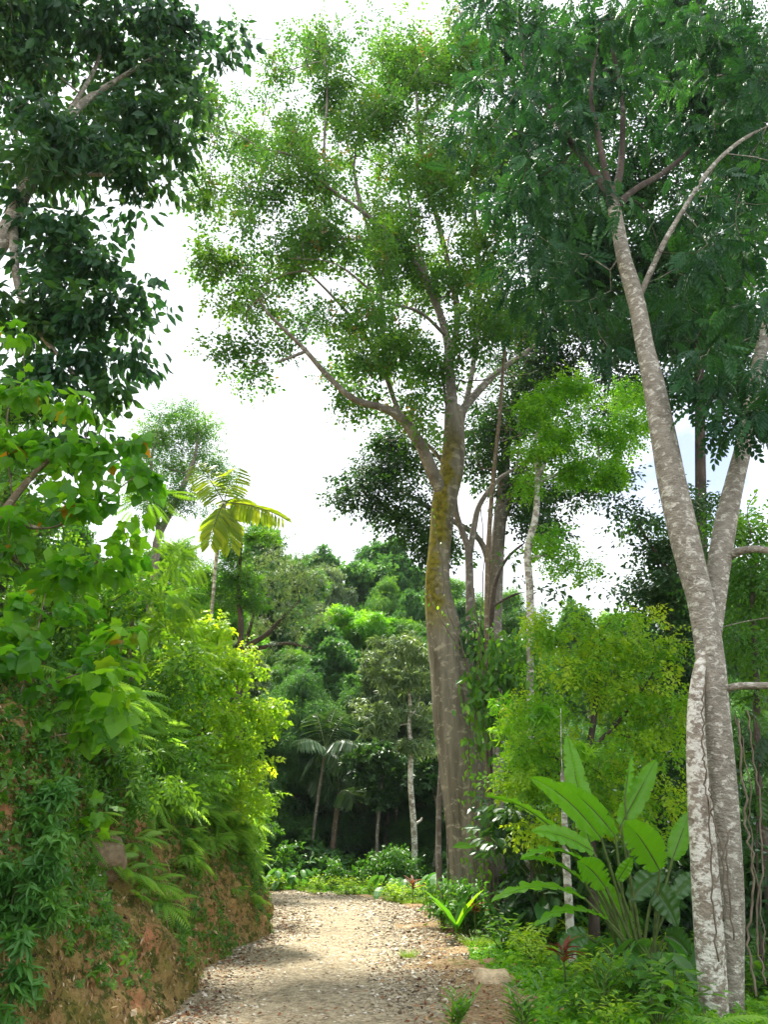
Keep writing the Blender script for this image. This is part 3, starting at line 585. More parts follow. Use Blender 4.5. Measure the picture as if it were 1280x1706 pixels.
# long thin branches reaching left and right under the bright tree
plant('drooping_twig_tree','thin crooked bare branch with sparse hanging leaves crossing the white gap of sky','tree',base_at(815,1500,18.5),18.5,
  [(850,970,40,20),(900,985,50,14),(950,985,40,10),(1000,960,20,12),(860,930,20,20),(1010,900,30,30),(1060,870,20,20)],T_oval,'dark',.14,.5,1,.22,
  limbs=[[(818,1100,8),(822,1000,8),(830,960,6),(850,925,5),(890,895,3),(930,880,2)],[(822,1010,5),(860,990,4),(920,980,3),(990,975,2)]],bark='bark_dark',seed=5,tip=.006,rmin=.006,hang=.5)
plant('layered_shrub_tree','large layered shrub tree with yellow lime sprays behind the paddle leaved plant','tree',base_at(985,1560,13),13,
  [(1000,1055,100,44),(925,1055,60,34),(1080,1115,56,50),(960,1125,105,42),(900,1185,66,34),(1040,1175,96,42),(858,1245,50,36),(880,1310,66,40),(960,1250,95,50),(1060,1250,76,50),(1115,1200,40,60),(1000,1340,90,56),(1090,1340,60,56),(1060,1020,26,20),(960,1015,24,16),(1120,1075,24,24),(845,1290,24,24),(890,1230,30,20),(910,1380,50,36)],
  T_spray,'limegreen',.24,.3,3.0,4.2,limbs=[[(990,1500,18),(985,1400,16),(975,1300,13),(990,1200,10),(1000,1100,6),(1000,1050,3)],[(975,1320,9),(920,1260,7),(870,1250,4)],[(985,1250,8),(1050,1180,6),(1090,1120,4)]],
  bark='bark_dark',seed=6,flat=.5,tip=.005,larea=.6,upk=1.0,out=.6,shell=.5,droop=.4)
plant('shade_tree','dark glossy leaved tree behind the leaning trunks with sparse twigs against the sky gap','tree',base_at(1110,1500,15.5),15.5,
  [(1085,865,34,22),(1125,905,56,34),(1095,985,46,40),(1135,960,60,60),(1150,1040,60,60),(1035,835,24,12),(1075,900,40,14),(1060,1050,30,24),(1160,830,50,26),(1130,1120,60,50)],
  T_spray,'dark',.34,.42,2.8,7,limbs=[[(1115,1400,16),(1112,1200,14),(1120,1050,10),(1125,950,7),(1120,900,4)],[(1122,960,6),(1080,900,5),(1050,850,4),(1020,820,3)]],bark='bark_dark',seed=7,larea=.6,tip=.006,droop=.5)
# ------------------------------------------------------------------ leaning twin trunk tree (front right)
ED=9.3
el=[(830,55,60,60),(790,90,30,50),(800,160,36,56),(820,255,40,46),(845,350,42,46),(870,430,52,46),(915,500,42,30),(930,90,95,76),(915,220,85,62),(930,330,76,56),(960,430,66,46),(1050,60,95,60),(1050,180,70,40),(1180,70,110,84),(1190,210,100,66),(1265,300,80,76),(1150,345,80,46),(1245,420,80,56),(1130,460,76,46),(1200,530,90,50),(1025,480,40,26),(1015,575,22,26),(1290,150,60,100),(1290,560,50,60),(980,20,60,40),(1180,655,46,30),(1240,690,60,50),(1165,610,40,30),(1260,620,50,50)]
root,C,sk=plant('leaning_tree','tall leaning pale barked tree with twin lichen spotted trunks right of the road','tree',np.array([W(1217,1660,ED)[0]+.04,ED,-.55]),ED,
  [q+(ED+1.0,2.4) if q[1]<600 else q+(ED-.3,.8) for q in el],T_pinl,'darkblue',.34,.42,3.6,7,
  limbs=[[(1222,1706,40),(1216,1500,47),(1206,1330,46),(1194,1200,46),(1182,1080,46),(1168,1000,44),(1155,950,46),(1138,880,47),(1120,800,45),(1105,720,40),(1090,640,35),(1076,580,30),(1065,520,28),(1052,470,27),(1040,430,24),(1028,370,22),(1020,330,22)],
   [(1192,1710,46,9.15),(1182,1560,48,9.15),(1171,1400,43,9.15),(1162,1280,34,9.15),(1160,1190,28,9.18),(1164,1130,22,9.2),(1174,1080,16,9.25)],
   [(1186,1060,34,9.42),(1192,1000,36,9.5),(1202,920,38,9.6),(1212,860,36,9.7),(1228,790,30,9.8),(1245,720,26,10),(1258,640,22,10.2),(1275,560,19,10.5),(1300,470,14,11)],
   [(1020,335,14.4),(1004,305,13.6,9.5),(975,265,12.0,9.7),(950,235,10.4,9.9),(920,185,8.8,10.2),(880,120,7.2,10.5),(868,60,5.6,10.8),(862,-10,4.0,11)],
   [(1020,335,12.8),(1006,270,10.4,9.2),(996,220,8.8,9.3),(985,150,6.4,9.5),(1000,60,4.8,9.8)],
   [(1022,330,14.4),(1034,285,12.0,9.6),(1038,220,9.6,9.8),(1036,150,7.2,10),(1020,70,5.6,10.3),(1030,0,4.0,10.6)],
   [(1030,340,12.8),(1060,315,10.4,9.5),(1110,285,8.8,9.9),(1160,240,6.4,10.4),(1220,170,4.8,10.8)],
   [(1068,490,10.4),(1090,440,10.4,9.2),(1112,395,9.6,9.1),(1145,340,8.0,9.1),(1185,280,7.2,9.2),(1235,235,6.4,9.4),(1300,200,4.8,9.6)],
   [(1100,420,4.8,9.1),(1090,385,4.0,9),(1072,345,3.2,8.9),(1050,330,2.4,8.8)],
   [(1215,925,18,9.6),(1235,918,14,9.4),(1262,915,12,9.2),(1300,920,11,9)],
   [(1206,1150,14,9.3),(1230,1143,13,9.1),(1290,1142,12,8.9)],[(1200,1046,5,9.3),(1240,1036,4,9.1),(1300,1026,4,8.8)],
   [(1246,916,7,9.3),(1252,890,6,9.3),(1246,850,5,9.3),(1262,820,4,9.3)]],
  bark='bark_pale',seed=8,lam=1,over={1:('twin_trunk','bark_lichen'),2:('limb','bark_pale'),7:('limb','bark_pale'),9:('limb','bark_pale'),10:('limb','bark_pale'),11:('limb','bark_pale')},extra='bark_dark',k=28,rough=.05,droop=.75,hang=.5,flat=.6,tip=.006,rmin=.007,larea=1.3,upk=1,step=.7)  # upper canopy limbs use dark bark: their shade is put into the colour
# ------------------------------------------------------------------ trees on the far right
plant('backing_tree','dense deep green tree filling the gaps behind the leaning tree','tree',base_at(1170,1480,19),19,
  [(1140,540,80,60),(1240,560,80,80),(1100,430,90,80),(1220,430,90,90),(1000,420,80,70),(1060,560,50,50),(940,400,60,80),(1130,640,50,30),(1250,660,60,40),(1060,300,90,80),(1200,300,90,80),(930,280,70,70),(1150,180,120,80),(980,150,90,80),(860,200,50,90),(870,70,80,60),(1100,60,120,70),(1240,90,80,100)],
  T_spray,'topleft',.5,.8,3.6,9,limbs=[[(1172,1300,22),(1170,1000,20),(1168,800,18),(1165,600,14),(1150,420,9)],[(1168,700,8),(1220,600,6),(1260,520,4)],[(1160,500,8),(1060,400,6),(980,300,4)]],bark='bark_dark',seed=9,larea=.6,dz=2)
plant('edge_tree','fresh green leafy tree at the right edge behind the branching trunk','tree',base_at(1262,1450,12.5),12.5,
  [(1240,975,56,50),(1275,900,40,60),(1245,1075,50,50),(1240,870,40,40),(1285,1000,40,90),(1230,1140,36,30)],T_spray,'mid',.28,.36,2.5,5,limbs=[[(1265,1300,12),(1262,1150,10),(1255,1000,8),(1262,900,5)]],bark='bark_dark',seed=10,larea=.6,tip=.006)
plant('edge_shrub','dark shrub with rows of oval leaflets at the right edge beside the twin trunks','shrub',base_at(1270,1620,10.8),10.8,
  [(1260,1190,46,50),(1250,1290,50,60),(1275,1400,40,70),(1265,1500,50,60),(1270,1610,50,60)],T_pinl,'dark',.36,.3,2.3,3.2,limbs=[[(1268,1560,8),(1262,1400,7),(1265,1280,5),(1256,1180,3)]],bark='bark_dark',seed=11,larea=1.3,tip=.005)
plant('thicket_tree','dark leafy tree filling the shade behind the paddle leaved plant','tree',base_at(1080,1560,14.6),14.6,
  [(1000,1430,90,70),(1100,1430,90,80),(1120,1290,60,70),(1180,1250,60,80),(1200,1400,80,90),(1180,1520,90,80),(1060,1530,90,60),(1240,1560,60,80),(950,1500,60,50),(1130,1620,90,50)],T_sprayw,'dark',.3,.42,2.5,4.6,limbs=[[(1085,1500,12),(1090,1400,10),(1110,1300,7),(1150,1250,4)]],bark='bark_dark',seed=12,larea=.7,tip=.006,flat=.5)
for i,(pts,lab) in enumerate([([(1232,1200,9.0),(1240,1330,8.9),(1256,1450,8.8),(1248,1560,8.8),(1262,1660,8.7)],'loose liana hanging closest to the twin trunks'),([(1245,1180,9.1),(1262,1300,9),(1270,1420,8.9),(1262,1560,8.9),(1280,1640,8.8)],'liana with a wide slack bow at the right edge'),([(1226,1190,9.3),(1246,1280,9.2),(1252,1400,9.2),(1268,1500,9.1),(1275,1600,9.0)],'thin liana woven between the two hanging at the right edge')]):
    climber('liana',lab,9,[pts],0,'dark',.1,0,20+i,sw=3.4-.7*i,grp='lianas beside the twin trunks')
climber('clinging_vine','thin dead vine stem winding down the groove between the twin trunks',8.95,[[(1196,1600),(1188,1480),(1182,1360),(1176,1300),(1172,1250),(1170,1180),(1180,1120)],[(1210,1540),(1204,1420),(1190,1360),(1182,1300)],[(1225,1560),(1212,1450),(1216,1380)]],0,'dark',.1,0,30,sw=2.6)
def bank_z(x,y):
    s=float(xtoe(y))-x; return float(np.interp(s,BS,BZ))*min(1,max(.35,(36-y)/8+.35)) if s>0 else float(tz(x,y))
def bbase(px,py,D): x=W(px,py,D)[0]; return np.array([x,D,bank_z(x,D)])
# ------------------------------------------------------------------ left side
plant('dark_canopy_tree','tall dark tree with drooping leathery leaves overhanging the top left of the road','tree',bbase(-120,900,11.5),11.5,
  [(60,90,170,140),(150,40,110,90),(250,70,84,84),(300,120,44,50),(390,70,22,20,10.2,.2),(355,100,28,22,10.4,.3),(300,45,46,46),(230,200,92,74),(290,225,44,30),(310,170,30,30),(90,270,140,110),(210,300,54,46),(258,295,30,16),(100,400,94,70),(160,440,40,40),(150,520,94,56),(232,505,38,34),(60,500,100,80),(120,600,86,44),(200,590,36,34),(60,650,80,60),(160,660,52,44),(145,730,50,34)],
  T_oval,'topleft',.22,.5,3.4,6,limbs=[[(-150,800,60),(-100,600,50),(-40,460,40),(5,395,30),(40,320,24),(80,240,18),(140,170,12),(200,130,8),(280,80,5)],[(20,370,16),(30,480,12),(70,560,9),(120,620,6),(150,700,4)],[(60,280,12),(140,290,8),(220,290,5)],[(100,210,9),(160,110,7),(170,50,5),(180,0,3)],[(280,80,4),(340,90,3),(395,70,2)]],
  bark='bark_pale',seed=40,droop=.9,hang=.35,upk=.5,tip=.006,rmin=.006,larea=.85)
plant('lobed_leaf_tree','broad lobed leaf tree glowing green on top of the left bank','tree',bbase(-60,1150,8.2),8.2,
  [(25,640,50,46),(60,740,84,60),(150,760,70,44),(50,850,84,60),(165,840,74,46),(235,800,36,36),(250,770,24,20),(90,940,110,56),(190,930,56,46),(215,880,44,34),(20,560,0.1+30,20),(205,735,26,22),(120,690,50,30)],
  [T_lob,T_lob2,T_lob2],'lobed',.17,.3,2.4,2.1,limbs=[[(-60,1000,22),(-20,900,18),(30,820,12),(90,760,8),(150,740,5),(200,740,3)],[(0,860,12),(80,880,8),(160,840,5),(230,790,3)],[(-20,900,12),(80,960,7),(180,930,4)],[(20,830,8),(10,720,6),(20,640,4)]],bark='bark_brown',seed=41,droop=.75,upk=.9,tip=.005,larea=1.25,rmin=.005,flat=.5)
plant('lobed_leaf_shrub','leaning shrub with dull green lobed leaves and thin brown stems above the clay bank','shrub',bbase(-10,1400,7.2),7.2,
  [(60,1075,84,50),(160,1060,60,40),(120,1150,100,44),(195,1130,30,40),(60,1200,80,40),(150,1215,56,34),(100,1010,70,30),(205,1060,30,30),(150,1180,60,40),(40,1010,50,40)],[T_lob,T_lob2],'lobed',.16,.26,2.2,1.8,
  limbs=[[(-15,1330,9),(0,1260,8),(25,1180,7),(45,1120,6),(62,1050,4),(75,990,3)],[(30,1170,5),(100,1135,4),(190,1100,3)],[(5,1240,5),(70,1230,4),(150,1215,3)]],bark='bark_brown',seed=42,droop=.6,upk=.9,tip=.004,larea=1.25,rmin=.004,flat=.5)
plant('hillside_thicket','dense dark green thicket of mixed shrubs standing on the left bank behind the lobed leaves','shrub',bbase(60,1150,11),11,
  [(60,960,120,70),(150,1010,100,70),(40,1100,110,90),(180,1110,90,80),(100,1200,130,70),(250,1180,80,70),(220,1270,110,50),(120,1290,120,40,9),(320,1260,70,56),(60,860,100,60),(10,760,60,70),(300,1120,60,50),(10,680,40,50)],
  T_spray,'mid',.26,.42,2.4,3.6,limbs=[[(60,1150,20),(60,1050,16),(90,980,10),(70,900,6)],[(60,1100,10),(160,1120,8),(260,1180,5)]],bark='bark_dark',seed=43,larea=.6,tip=.006)
plant('bamboo_like_shrub','shrub of fine narrow leaves in the shade under the lobed leaf shrub','shrub',bbase(150,1300,9),9,
  [(60,1250,80,34),(150,1260,80,40),(230,1260,60,40),(200,1310,60,30),(270,1300,50,30),(110,1300,60,24)],T_sprayn,'mid',.26,.24,2.1,2.4,limbs=[[(150,1300,6),(150,1270,5),(180,1240,3)]],bark='bark_dark',seed=44,larea=.62,tip=.004,droop=1.0)
plant('feathery_tree','light green feathery leaved tree leaning over the left bank','tree',bbase(210,1160,11.6),11.6,
  [(270,905,50,34),(300,935,36,26),(250,970,56,36),(295,1000,44,34),(270,1040,60,36),(240,1100,56,44),(300,1085,50,30),(230,850,20,30),(210,1010,50,50),(315,1050,30,26)],
  T_feather,'feather',.46,.38,2.4,2.8,limbs=[[(215,1150,10),(215,1080,8),(225,1000,6),(240,940,5),(262,900,3)],[(222,1010,5),(280,985,4),(340,970,2)],[(216,1070,5),(270,1045,4),(340,1020,2)]],bark='bark_brown',seed=45,larea=.35,tip=.004,droop=.35,flat=.5,upk=1.5)
root,_,_=plant('sunlit_bush','bright yellow green heart leaved bush overhanging the clay bank near the bend','bush',bbase(330,1300,14),14,
  [(365,1035,44,22),(330,1060,40,26),(345,1105,74,40),(405,1100,40,34),(445,1175,28,30),(380,1180,76,44),(310,1180,50,50),(420,1235,40,30),(340,1255,70,40),(450,1210,26,20),(390,1300,60,36),(430,1330,24,34),(300,1300,44,34),(440,1290,18,24),(300,1120,40,40),(270,1180,40,50),(280,1240,40,40)],
  T_sprayw,'lime',.2,.26,3.2,3.2,limbs=[[(320,1290,10),(330,1220,8),(345,1150,6),(360,1090,4),(366,1030,2)],[(330,1220,6),(390,1190,4),(450,1180,2)],[(325,1260,5),(380,1270,4),(425,1250,2)]],bark='bark_brown',seed=46,larea=.7,tip=.004,droop=.5)
plant('hanging_shrub','yellow green shrub trailing down the far end of the clay bank','shrub',bbase(410,1420,17.5),17.5,
  [(430,1370,20,36),(405,1330,40,30),(415,1420,24,40),(385,1400,40,40),(360,1350,40,30)],T_sprayw,'bright',.17,.25,2.2,2.4,limbs=[[(400,1400,4),(410,1360,3),(425,1330,2)]],bark='bark_brown',seed=47,larea=.9,tip=.004)
# herbs low at the left edge
for i,(lb,D,px,py,s_,lab) in enumerate([([(20,1230,50,40),(80,1260,40,30),(30,1290,40,30),(10,1190,30,30)],7.1,0,1290,.11,'soft leaved herb patch under the brown stems of the lobed leaf shrub'),([(35,1330,60,44),(90,1350,44,40),(30,1400,50,40),(100,1310,40,24)],6.9,20,1400,.11,'soft leaved herb patch high on the left bank beside the embedded boulder'),
   ([(30,1470,56,50),(80,1470,40,36),(90,1420,30,30),(40,1530,44,34),(75,1530,30,26)],6.4,20,1500,.10,'soft leaved herb patch spreading below the embedded boulder'),
   ([(14,1590,34,40),(30,1640,20,30),(10,1680,24,30)],5.9,-10,1640,.11,'soft leaved herb patch in the bottom left corner')]):
    plant('bank_herb',lab,'herb',bbase(px,py,D),D,lb,T_rosd,'herb',s_,.16,2.2,2.6,limbs=[[(px,py,4),(px+10,py-30,3),(px+20,py-60,2)]],bark='stem',seed=50+i,larea=.62,tip=.003,fol='foliage',trunkname='stem',rmin=.002)
plant('lobed_seedling','small bright lobed leaf sapling lit above the embedded boulder','sapling',bbase(175,1400,8.0),8.0,
  [(135,1360,34,26),(160,1375,30,22),(110,1385,26,20),(150,1345,24,14)],T_lob,'lobed',.13,.15,1.8,1.3,limbs=[[(120,1400,3),(130,1380,3),(155,1360,2)]],bark='stem',seed=54,larea=1.25,tip=.003,trunkname='stem',fol='foliage',rmin=.002)
# ------------------------------------------------------------------ ferns on the bank
def fern_mesh(seed,n=9):
    r=np.random.default_rng(seed); mb=MB(); a=np.linspace(-1.5,1.5,n)+r.normal(0,.15,n)
    D=np.stack([np.cos(a),np.sin(a),r.uniform(-.2,.65,n)],-1)
    place(mb,T_fern,np.zeros((n,3))+r.normal(0,.03,(n,3)),D,np.tile([0,0,1.],(n,1))+r.normal(0,.15,(n,3)),r.uniform(.7,1.1,n),r); return mb
FE=[]
for k in range(4):
    o=fern_mesh(60+k,7+k).build('fern',M['fern'],origin=(0,0,0)); FE.append(o)
rngf=np.random.default_rng(8); cnt=0
def bank_at(s,y): return bank(np.array([s]),np.array([y]))[0]
glabel='arching green fern rooted among its like on the clay bank'
def put(protos,used,loc,rz,s,label=None,group=None,cat=None,rx=0,ry=0):
    k=rngf.integers(len(protos)); p=protos[k]
    if k not in used:
        used.add(k); o=p; o.location=tuple(loc); o.rotation_euler=(rx,ry,rz); o.scale=(s,s,s)
        tag(o,label,cat,group); return o
    o=dup(p,loc,rz,s,label,group,rx,ry); return o
used=set()
spots=[]
for i in range(1600):
    y=rngf.uniform(8.6,22); s=rngf.uniform(.3,1.75); z=bank_at(s,y)[2]
    dens=np.clip((z-1.0)/1.2,0,1)*1.0+ .45*(rngf.random()<.35)*(y>12)
    if y<10.6: dens=.5*(.8<z<1.35)*(y>8.6)+(z>2.6)
    if (y-8.6)**2<.5 and 1.2<z<2.3: dens=0
    nn=fbm(np.array([[y*.7,z*1.2,0.]]),2,55)[0]
    if rngf.random()<dens*(.75+.6*nn): spots.append((y,s))
spots=spots[:290]
for y,s in spots:
    p=bank_at(s,y); sz=(.36+.24*rngf.random())*(1.3 if p[2]>1.8 else .85)
    put(FE,used,p+[.06,0,.02],rngf.normal(0,.5)-.35,sz,glabel,'ferns on the clay bank','fern',ry=rngf.uniform(.1,.5))
for (yy,ss,sz,rz) in [(8.5,.95,.42,-.6),(8.75,.85,.5,-.2),(9.1,.8,.5,.1),(8.35,1.05,.4,-.9),(9.5,.95,.5,-.3),(9.9,.75,.45,-.4)]:
    put(FE,used,bank_at(ss-.15,yy)+[.08,-.03,0],rz,sz,glabel,'ferns on the clay bank','fern',ry=.3)
# cascading long fern fronds at the bank lip
mb=MB(); n=1500; y=rngf.uniform(9.5,21,n); s=rngf.uniform(1.0,2.1,n); p=bank(s,y)+rngf.normal(0,.08,(n,3))
place(mb,T_fern,p,np.stack([rngf.uniform(.3,1,n),rngf.normal(-.3,.4,n),rngf.uniform(-.9,-.1,n)],-1),np.stack([rngf.uniform(.3,1,n),rngf.normal(-.3,.3,n),np.ones(n)],-1),rngf.uniform(.25,.6,n),rngf)
o=mb.build('hanging_fern_cover',M['fern']); tag(o,'tangled curtain of hanging fern fronds along the lip of the clay bank','ferns',kind='stuff')
mb=MB(); n=60000; y=5+19*rngf.random(n)**1.1; s=rngf.uniform(.02,2.2,n); p=bank(s,y); q=fbm(p*[1.2,1.2,1.6],3,66)+.9*(p[:,2]-1.0)/1.2+.3*np.clip((y-11)/5,0,1)-.5*np.exp(-((y-8.75)**2/.4)-((p[:,2]-1.55)**2)/.3)
k=q>rngf.uniform(-.45,.95,n)+np.where(y<8.3,-.5,.0)*(p[:,2]>.8); p=p[k]; n=len(p)
place(mb,T_ros,p+rngf.normal(0,.03,(n,3))+[.03,0,0],rngf.normal(0,.6,(n,3))+[.6,-.3,-.2],np.array([.9,-.3,.7])+rngf.normal(0,.4,(n,3)),rngf.uniform(.02,.06,n)*np.where(rngf.random(n)<.2,1.6,1),rngf)
o=mb.build('bank_ground_cover',M['mid']); tag(o,'small leaved creeping plants and moss over the clay bank','ground cover',kind='stuff')
mb=MB(); n=26000; y=6+18*rngf.random(n)**1.2; s=rngf.uniform(.0,1.6,n); p=bank(s,y)
place(mb,T_thin,p+rngf.normal(0,.015,(n,3))+[.02,0,0],np.stack([rngf.normal(.2,.5,n),rngf.normal(0,.5,n),rngf.normal(-.8,.4,n)],-1),np.array([.9,-.2,.5])+rngf.normal(0,.5,(n,3)),rngf.uniform(.02,.07,n),rngf)
for i in range(170):
    y=rngf.uniform(7,20); s_=rngf.uniform(.3,1.6); p=bank_at(s_,y); L_=rngf.uniform(.08,.4); d=np.array([rngf.uniform(.05,.35),rngf.normal(0,.5),-1])*L_
    Q=catmull([p-[.03,0,0],p+[.05,0,.01],p+d*.5+[.06,rngf.normal(0,.03),0],p+d],4); tube(mb,Q,np.linspace(.007,.002,len(Q)),4,(rngf.uniform(.3,1),.5,0,1))
for i in range(420):
    y=6.5+14*rngf.random()**1.3; s_=rngf.uniform(.05,1.5); p=bank_at(s_,y)
    place(mb,(oct_v*[1,.8,.7],oct_t,np.ones(6)),p[None]+[.02,0,0],rngf.normal(0,1,(1,3)),np.array([[.5,0,1.]]),np.array([rngf.uniform(.015,.05)]),rngf)
o=mb.build('bank_litter',M['litter']); tag(o,'dead rootlets, dry moss and crumbs of clay on the bank face','litter',kind='stuff')
# dry roots and twigs poking out of the clay
for i,(pts,lab) in enumerate([([(128,1428),(140,1445),(150,1458),(168,1458)],'short curved dead root sticking out below the embedded boulder'),([(150,1520),(165,1500),(178,1488)],'pale broken twig lying on the ferns below the embedded boulder')]):
    mb=MB(); Q=catmull([W(a,b,8.25-.03*j) for j,(a,b) in enumerate(pts)],6); tube(mb,Q,np.linspace(.014,.006,len(Q)),6,rough=.2); o=mb.build('dead_root',M['bark_white'],origin=tuple(Q[0]),smooth=True); tag(o,lab,'root')
# ------------------------------------------------------------------ palms
def frond_geo(mb,ms,p0,p1,sag,n,wid,leafw,rng,taper=.6,upv=(0,0,1),dr=.4,blunt=True):
    """one pinnate frond from p0 to p1: rachis into ms, leaflets into mb"""
    p0=np.array(p0);p1=np.array(p1); L=np.linalg.norm(p1-p0); t=np.linspace(0,1,n)
    c=p0+(p1-p0)*t[:,None]+np.array(upv)*(4*t*(1-t))[:,None]*sag
    tube(ms,c,np.linspace(.028,.006,n)*L/2.2,5)
    T=nrm(np.gradient(c,axis=0)); side=nrm(np.cross(T,upv))
    tb=T_blade(leafw,.03,.25,(0,.3,.8,1),(0,.9,1,0))
    for sg in (1,-1):
        k=t>.13; m=k.sum(); l=wid*(np.sin(pi*(.22+.66*t[k]))**.6)
        d=side[k]*sg+T[k]*(.35+.5*t[k][:,None])+[0,0,-dr]+rng.normal(0,.07,(m,3))
        place(mb,tb,c[k],d,np.array(upv)+T[k]*.3+rng.normal(0,.12,(m,3)),l,rng)
def palm(label,D,base,trunk,fronds,mat,wid,leafw,sag,seed,group=None,n=22,bark='bark_white',dr=.4,upv=(0,-.8,.5)):
    rng=np.random.default_rng(seed); root=empty('palm_tree',base,label,'palm',group)
    P_=[np.array(base)-[0,0,.1]]+[W(q[0],q[1],D) for q in trunk]; R_=[trunk[0][2]*mpp(*trunk[0][:2],D)/2*1.2]+[q[2]*mpp(q[0],q[1],D)/2 for q in trunk]
    Q=catmull(np.c_[np.array(P_),R_],8); mb=MB(); tube(mb,Q[:,:3],Q[:,3]*(1+.06*(np.arange(len(Q))%2)),12); mb.build('trunk',M[bark],root,smooth=True)
    top=P_[-1]
    for (px,py,dd) in fronds:
        m1=MB();m2=MB(); frond_geo(m1,m2,top,W(px,py,D+dd),sag,n,wid,leafw,rng,dr=dr,upv=upv)
        f=m1.build('frond',M[mat],root); m2.build('rachis',M['stem'],f,smooth=True) if False else None
        o=bpy.data.objects.new('rachis',m2.mesh('rachis',M['stem'],world_loc(root),True)); sc.collection.objects.link(o); o.parent=f
    return root
palm('tall palm with yellow green jagged fronds standing out against the white sky',21,bbase(352,1010,21),[(354,1000,5),(358,950,6),(364,900,7),(370,860,8),(373,838,9)],
  [(328,775,-.2),(395,780,.2),(470,862,-.5),(350,905,-.9),(385,910,-.6),(345,800,.8),(420,835,1.2)],'palm',.66,.2,.16,1,n=19,dr=.55)
palm('dark palm with stiff fronds on a thin pale trunk leaning right before the forest',31,base_at(508,1482,31),[(510,1475,5),(518,1420,5),(527,1350,5),(536,1290,5),(542,1250,5)],
  [(498,1236,-1),(580,1190,.5),(592,1238,-1.3),(525,1188,1),(590,1290,-.6),(505,1290,.8),(560,1180,1.4)],'palmdark',.85,.13,.25,2,group='palms before the forest',n=20,bark='bark_limb',upv=(0,-.4,.9))
palm('dark palm with thicker brown trunk and drooping shaded fronds before the forest',32,base_at(549,1482,32),[(549,1475,9),(553,1430,9),(559,1370,9),(565,1320,8)],
  [(520,1300,-.5),(600,1280,.6),(590,1330,-1),(535,1255,.8),(610,1310,.2),(560,1240,1)],'palmdark',.8,.13,.3,3,group='palms before the forest',n=18,bark='bark_brown')
# ------------------------------------------------------------------ middle distance trees on the left
plant('round_crown_tree','round topped tree with forked pale trunk rising alone above the left thicket','tree',bbase(262,1000,32),32,
  [(300,700,46,36),(262,725,40,36),(345,720,36,34),(290,760,56,36),(350,765,34,30),(245,770,24,30),(300,820,50,30),(270,850,40,24),(230,830,20,24),(375,800,24,14)],T_spray,'mid',.30,.7,3.0,4.2,
  limbs=[[(256,960,14),(262,900,13),(280,860,11),(305,810,9),(322,770,7),(330,730,4)],[(264,890,9),(258,830,7),(252,770,5),(262,720,3)]],bark='bark_limb',seed=70,larea=.6,tip=.02,dz=1)
plant('soft_green_tree','soft hazy yellow green tree crown right behind the tall palm','tree',bbase(400,1100,27),27,
  [(400,900,44,30),(430,890,24,16),(400,950,54,36),(370,990,50,40),(420,1000,30,30),(330,960,30,30)],T_ros4,'mid',.17,.6,2.2,2.6,limbs=[[(400,1080,10),(398,1000,8),(400,930,5),(405,890,3)]],bark='bark_dark',seed=71,larea=.9,tip=.01)
plant('spreading_tree','dark spreading tree with bare crooked limbs showing under its crown above the road bend','tree',base_at(400,1300,29),29,
  [(445,920,40,22),(480,945,50,26),(430,960,40,24),(510,985,40,30),(460,990,60,26),(530,960,26,20),(500,1030,40,22),(440,1035,44,16),(530,1020,24,26),(490,1065,30,12)],T_sprayn,'greygreen',.3,.6,2.0,2.4,
  limbs=[[(395,1200,16),(398,1120,14),(410,1080,11),(440,1060,8),(470,1030,6),(500,1000,4)],[(402,1085,10),(440,1078,7),(480,1072,5),(520,1080,3)],[(410,1070,7),(425,1020,5),(450,980,3)]],bark='bark_dark',seed=72,larea=.9,tip=.01)
# ------------------------------------------------------------------ forest beyond the bend: prototypes, then copies
def proto(kind,label,mat,leaf,size,rc,nl,seed,h=20,cr=5.5,low=.3,bark='bark_limb',larea=.9,lai=3.2):
    r=np.random.default_rng(seed); root=empty('forest_tree',(0,0,0),label,'tree','trees of the forest beyond the bend'); sk=Skel()
    b=r.normal(0,.5,2); sk.limb([(0,0,-1.5),(b[0]*.4,b[1]*.3,h*.25),(b[0],b[1],h*.55),(b[0]*1.2,b[1],h*.9)],[.26,.2,.13,.04],-1)
    C=[]
    for i in range(nl):
        f=low+(1-low)*((i+.5)/nl)**.8; w=cr*(math.sin(pi*min(1,(f-low)/(1-low)*.8+.17))**.7); a=i*2.4+r.uniform(-.5,.5); q=w*r.uniform(.15,1.05); f=min(1,f+r.uniform(-.07,.05))
        c0=np.array([q*cos(a)+b[0],q*sin(a)+b[1],h*f*.97]); lr=cr*r.uniform(.2,.46); m=int(9*(lr/1.6)**2)+4
        u=nrm(r.normal(0,1,(m,3)))*(r.random((m,1))**.4); C.append(c0+u*[lr,lr,lr*.6])
    C=np.concatenate(C); sk.attach(C,r,step=1.6,low=6,rmin=.02); sk.radii(.02)
    mb=MB(); sk.mesh(mb,[0],k=9,rough=.06); sk.mesh(mb,range(1,len(sk.ch)),k=4); mb.build('trunk',M[bark],root,smooth=True)
    per=int(lai*pi*rc*rc/(larea*size*size*.5)/1.6); mb=MB(); leaves_at(mb,C,leaf,r,per,rc,size,.65,.35,1,.8); mb.build('crown',M[mat],root); return root
G='trees of the forest beyond the bend'
KL=['dark green crowned tree of the forest wall beyond the road bend','fresh green crowned tree of the forest wall beyond the road bend','grey green crowned tree of the forest wall beyond the road bend','deep shade tree with low hanging foliage at the foot of the forest wall','yellow green crowned tree of the forest wall beyond the road bend']
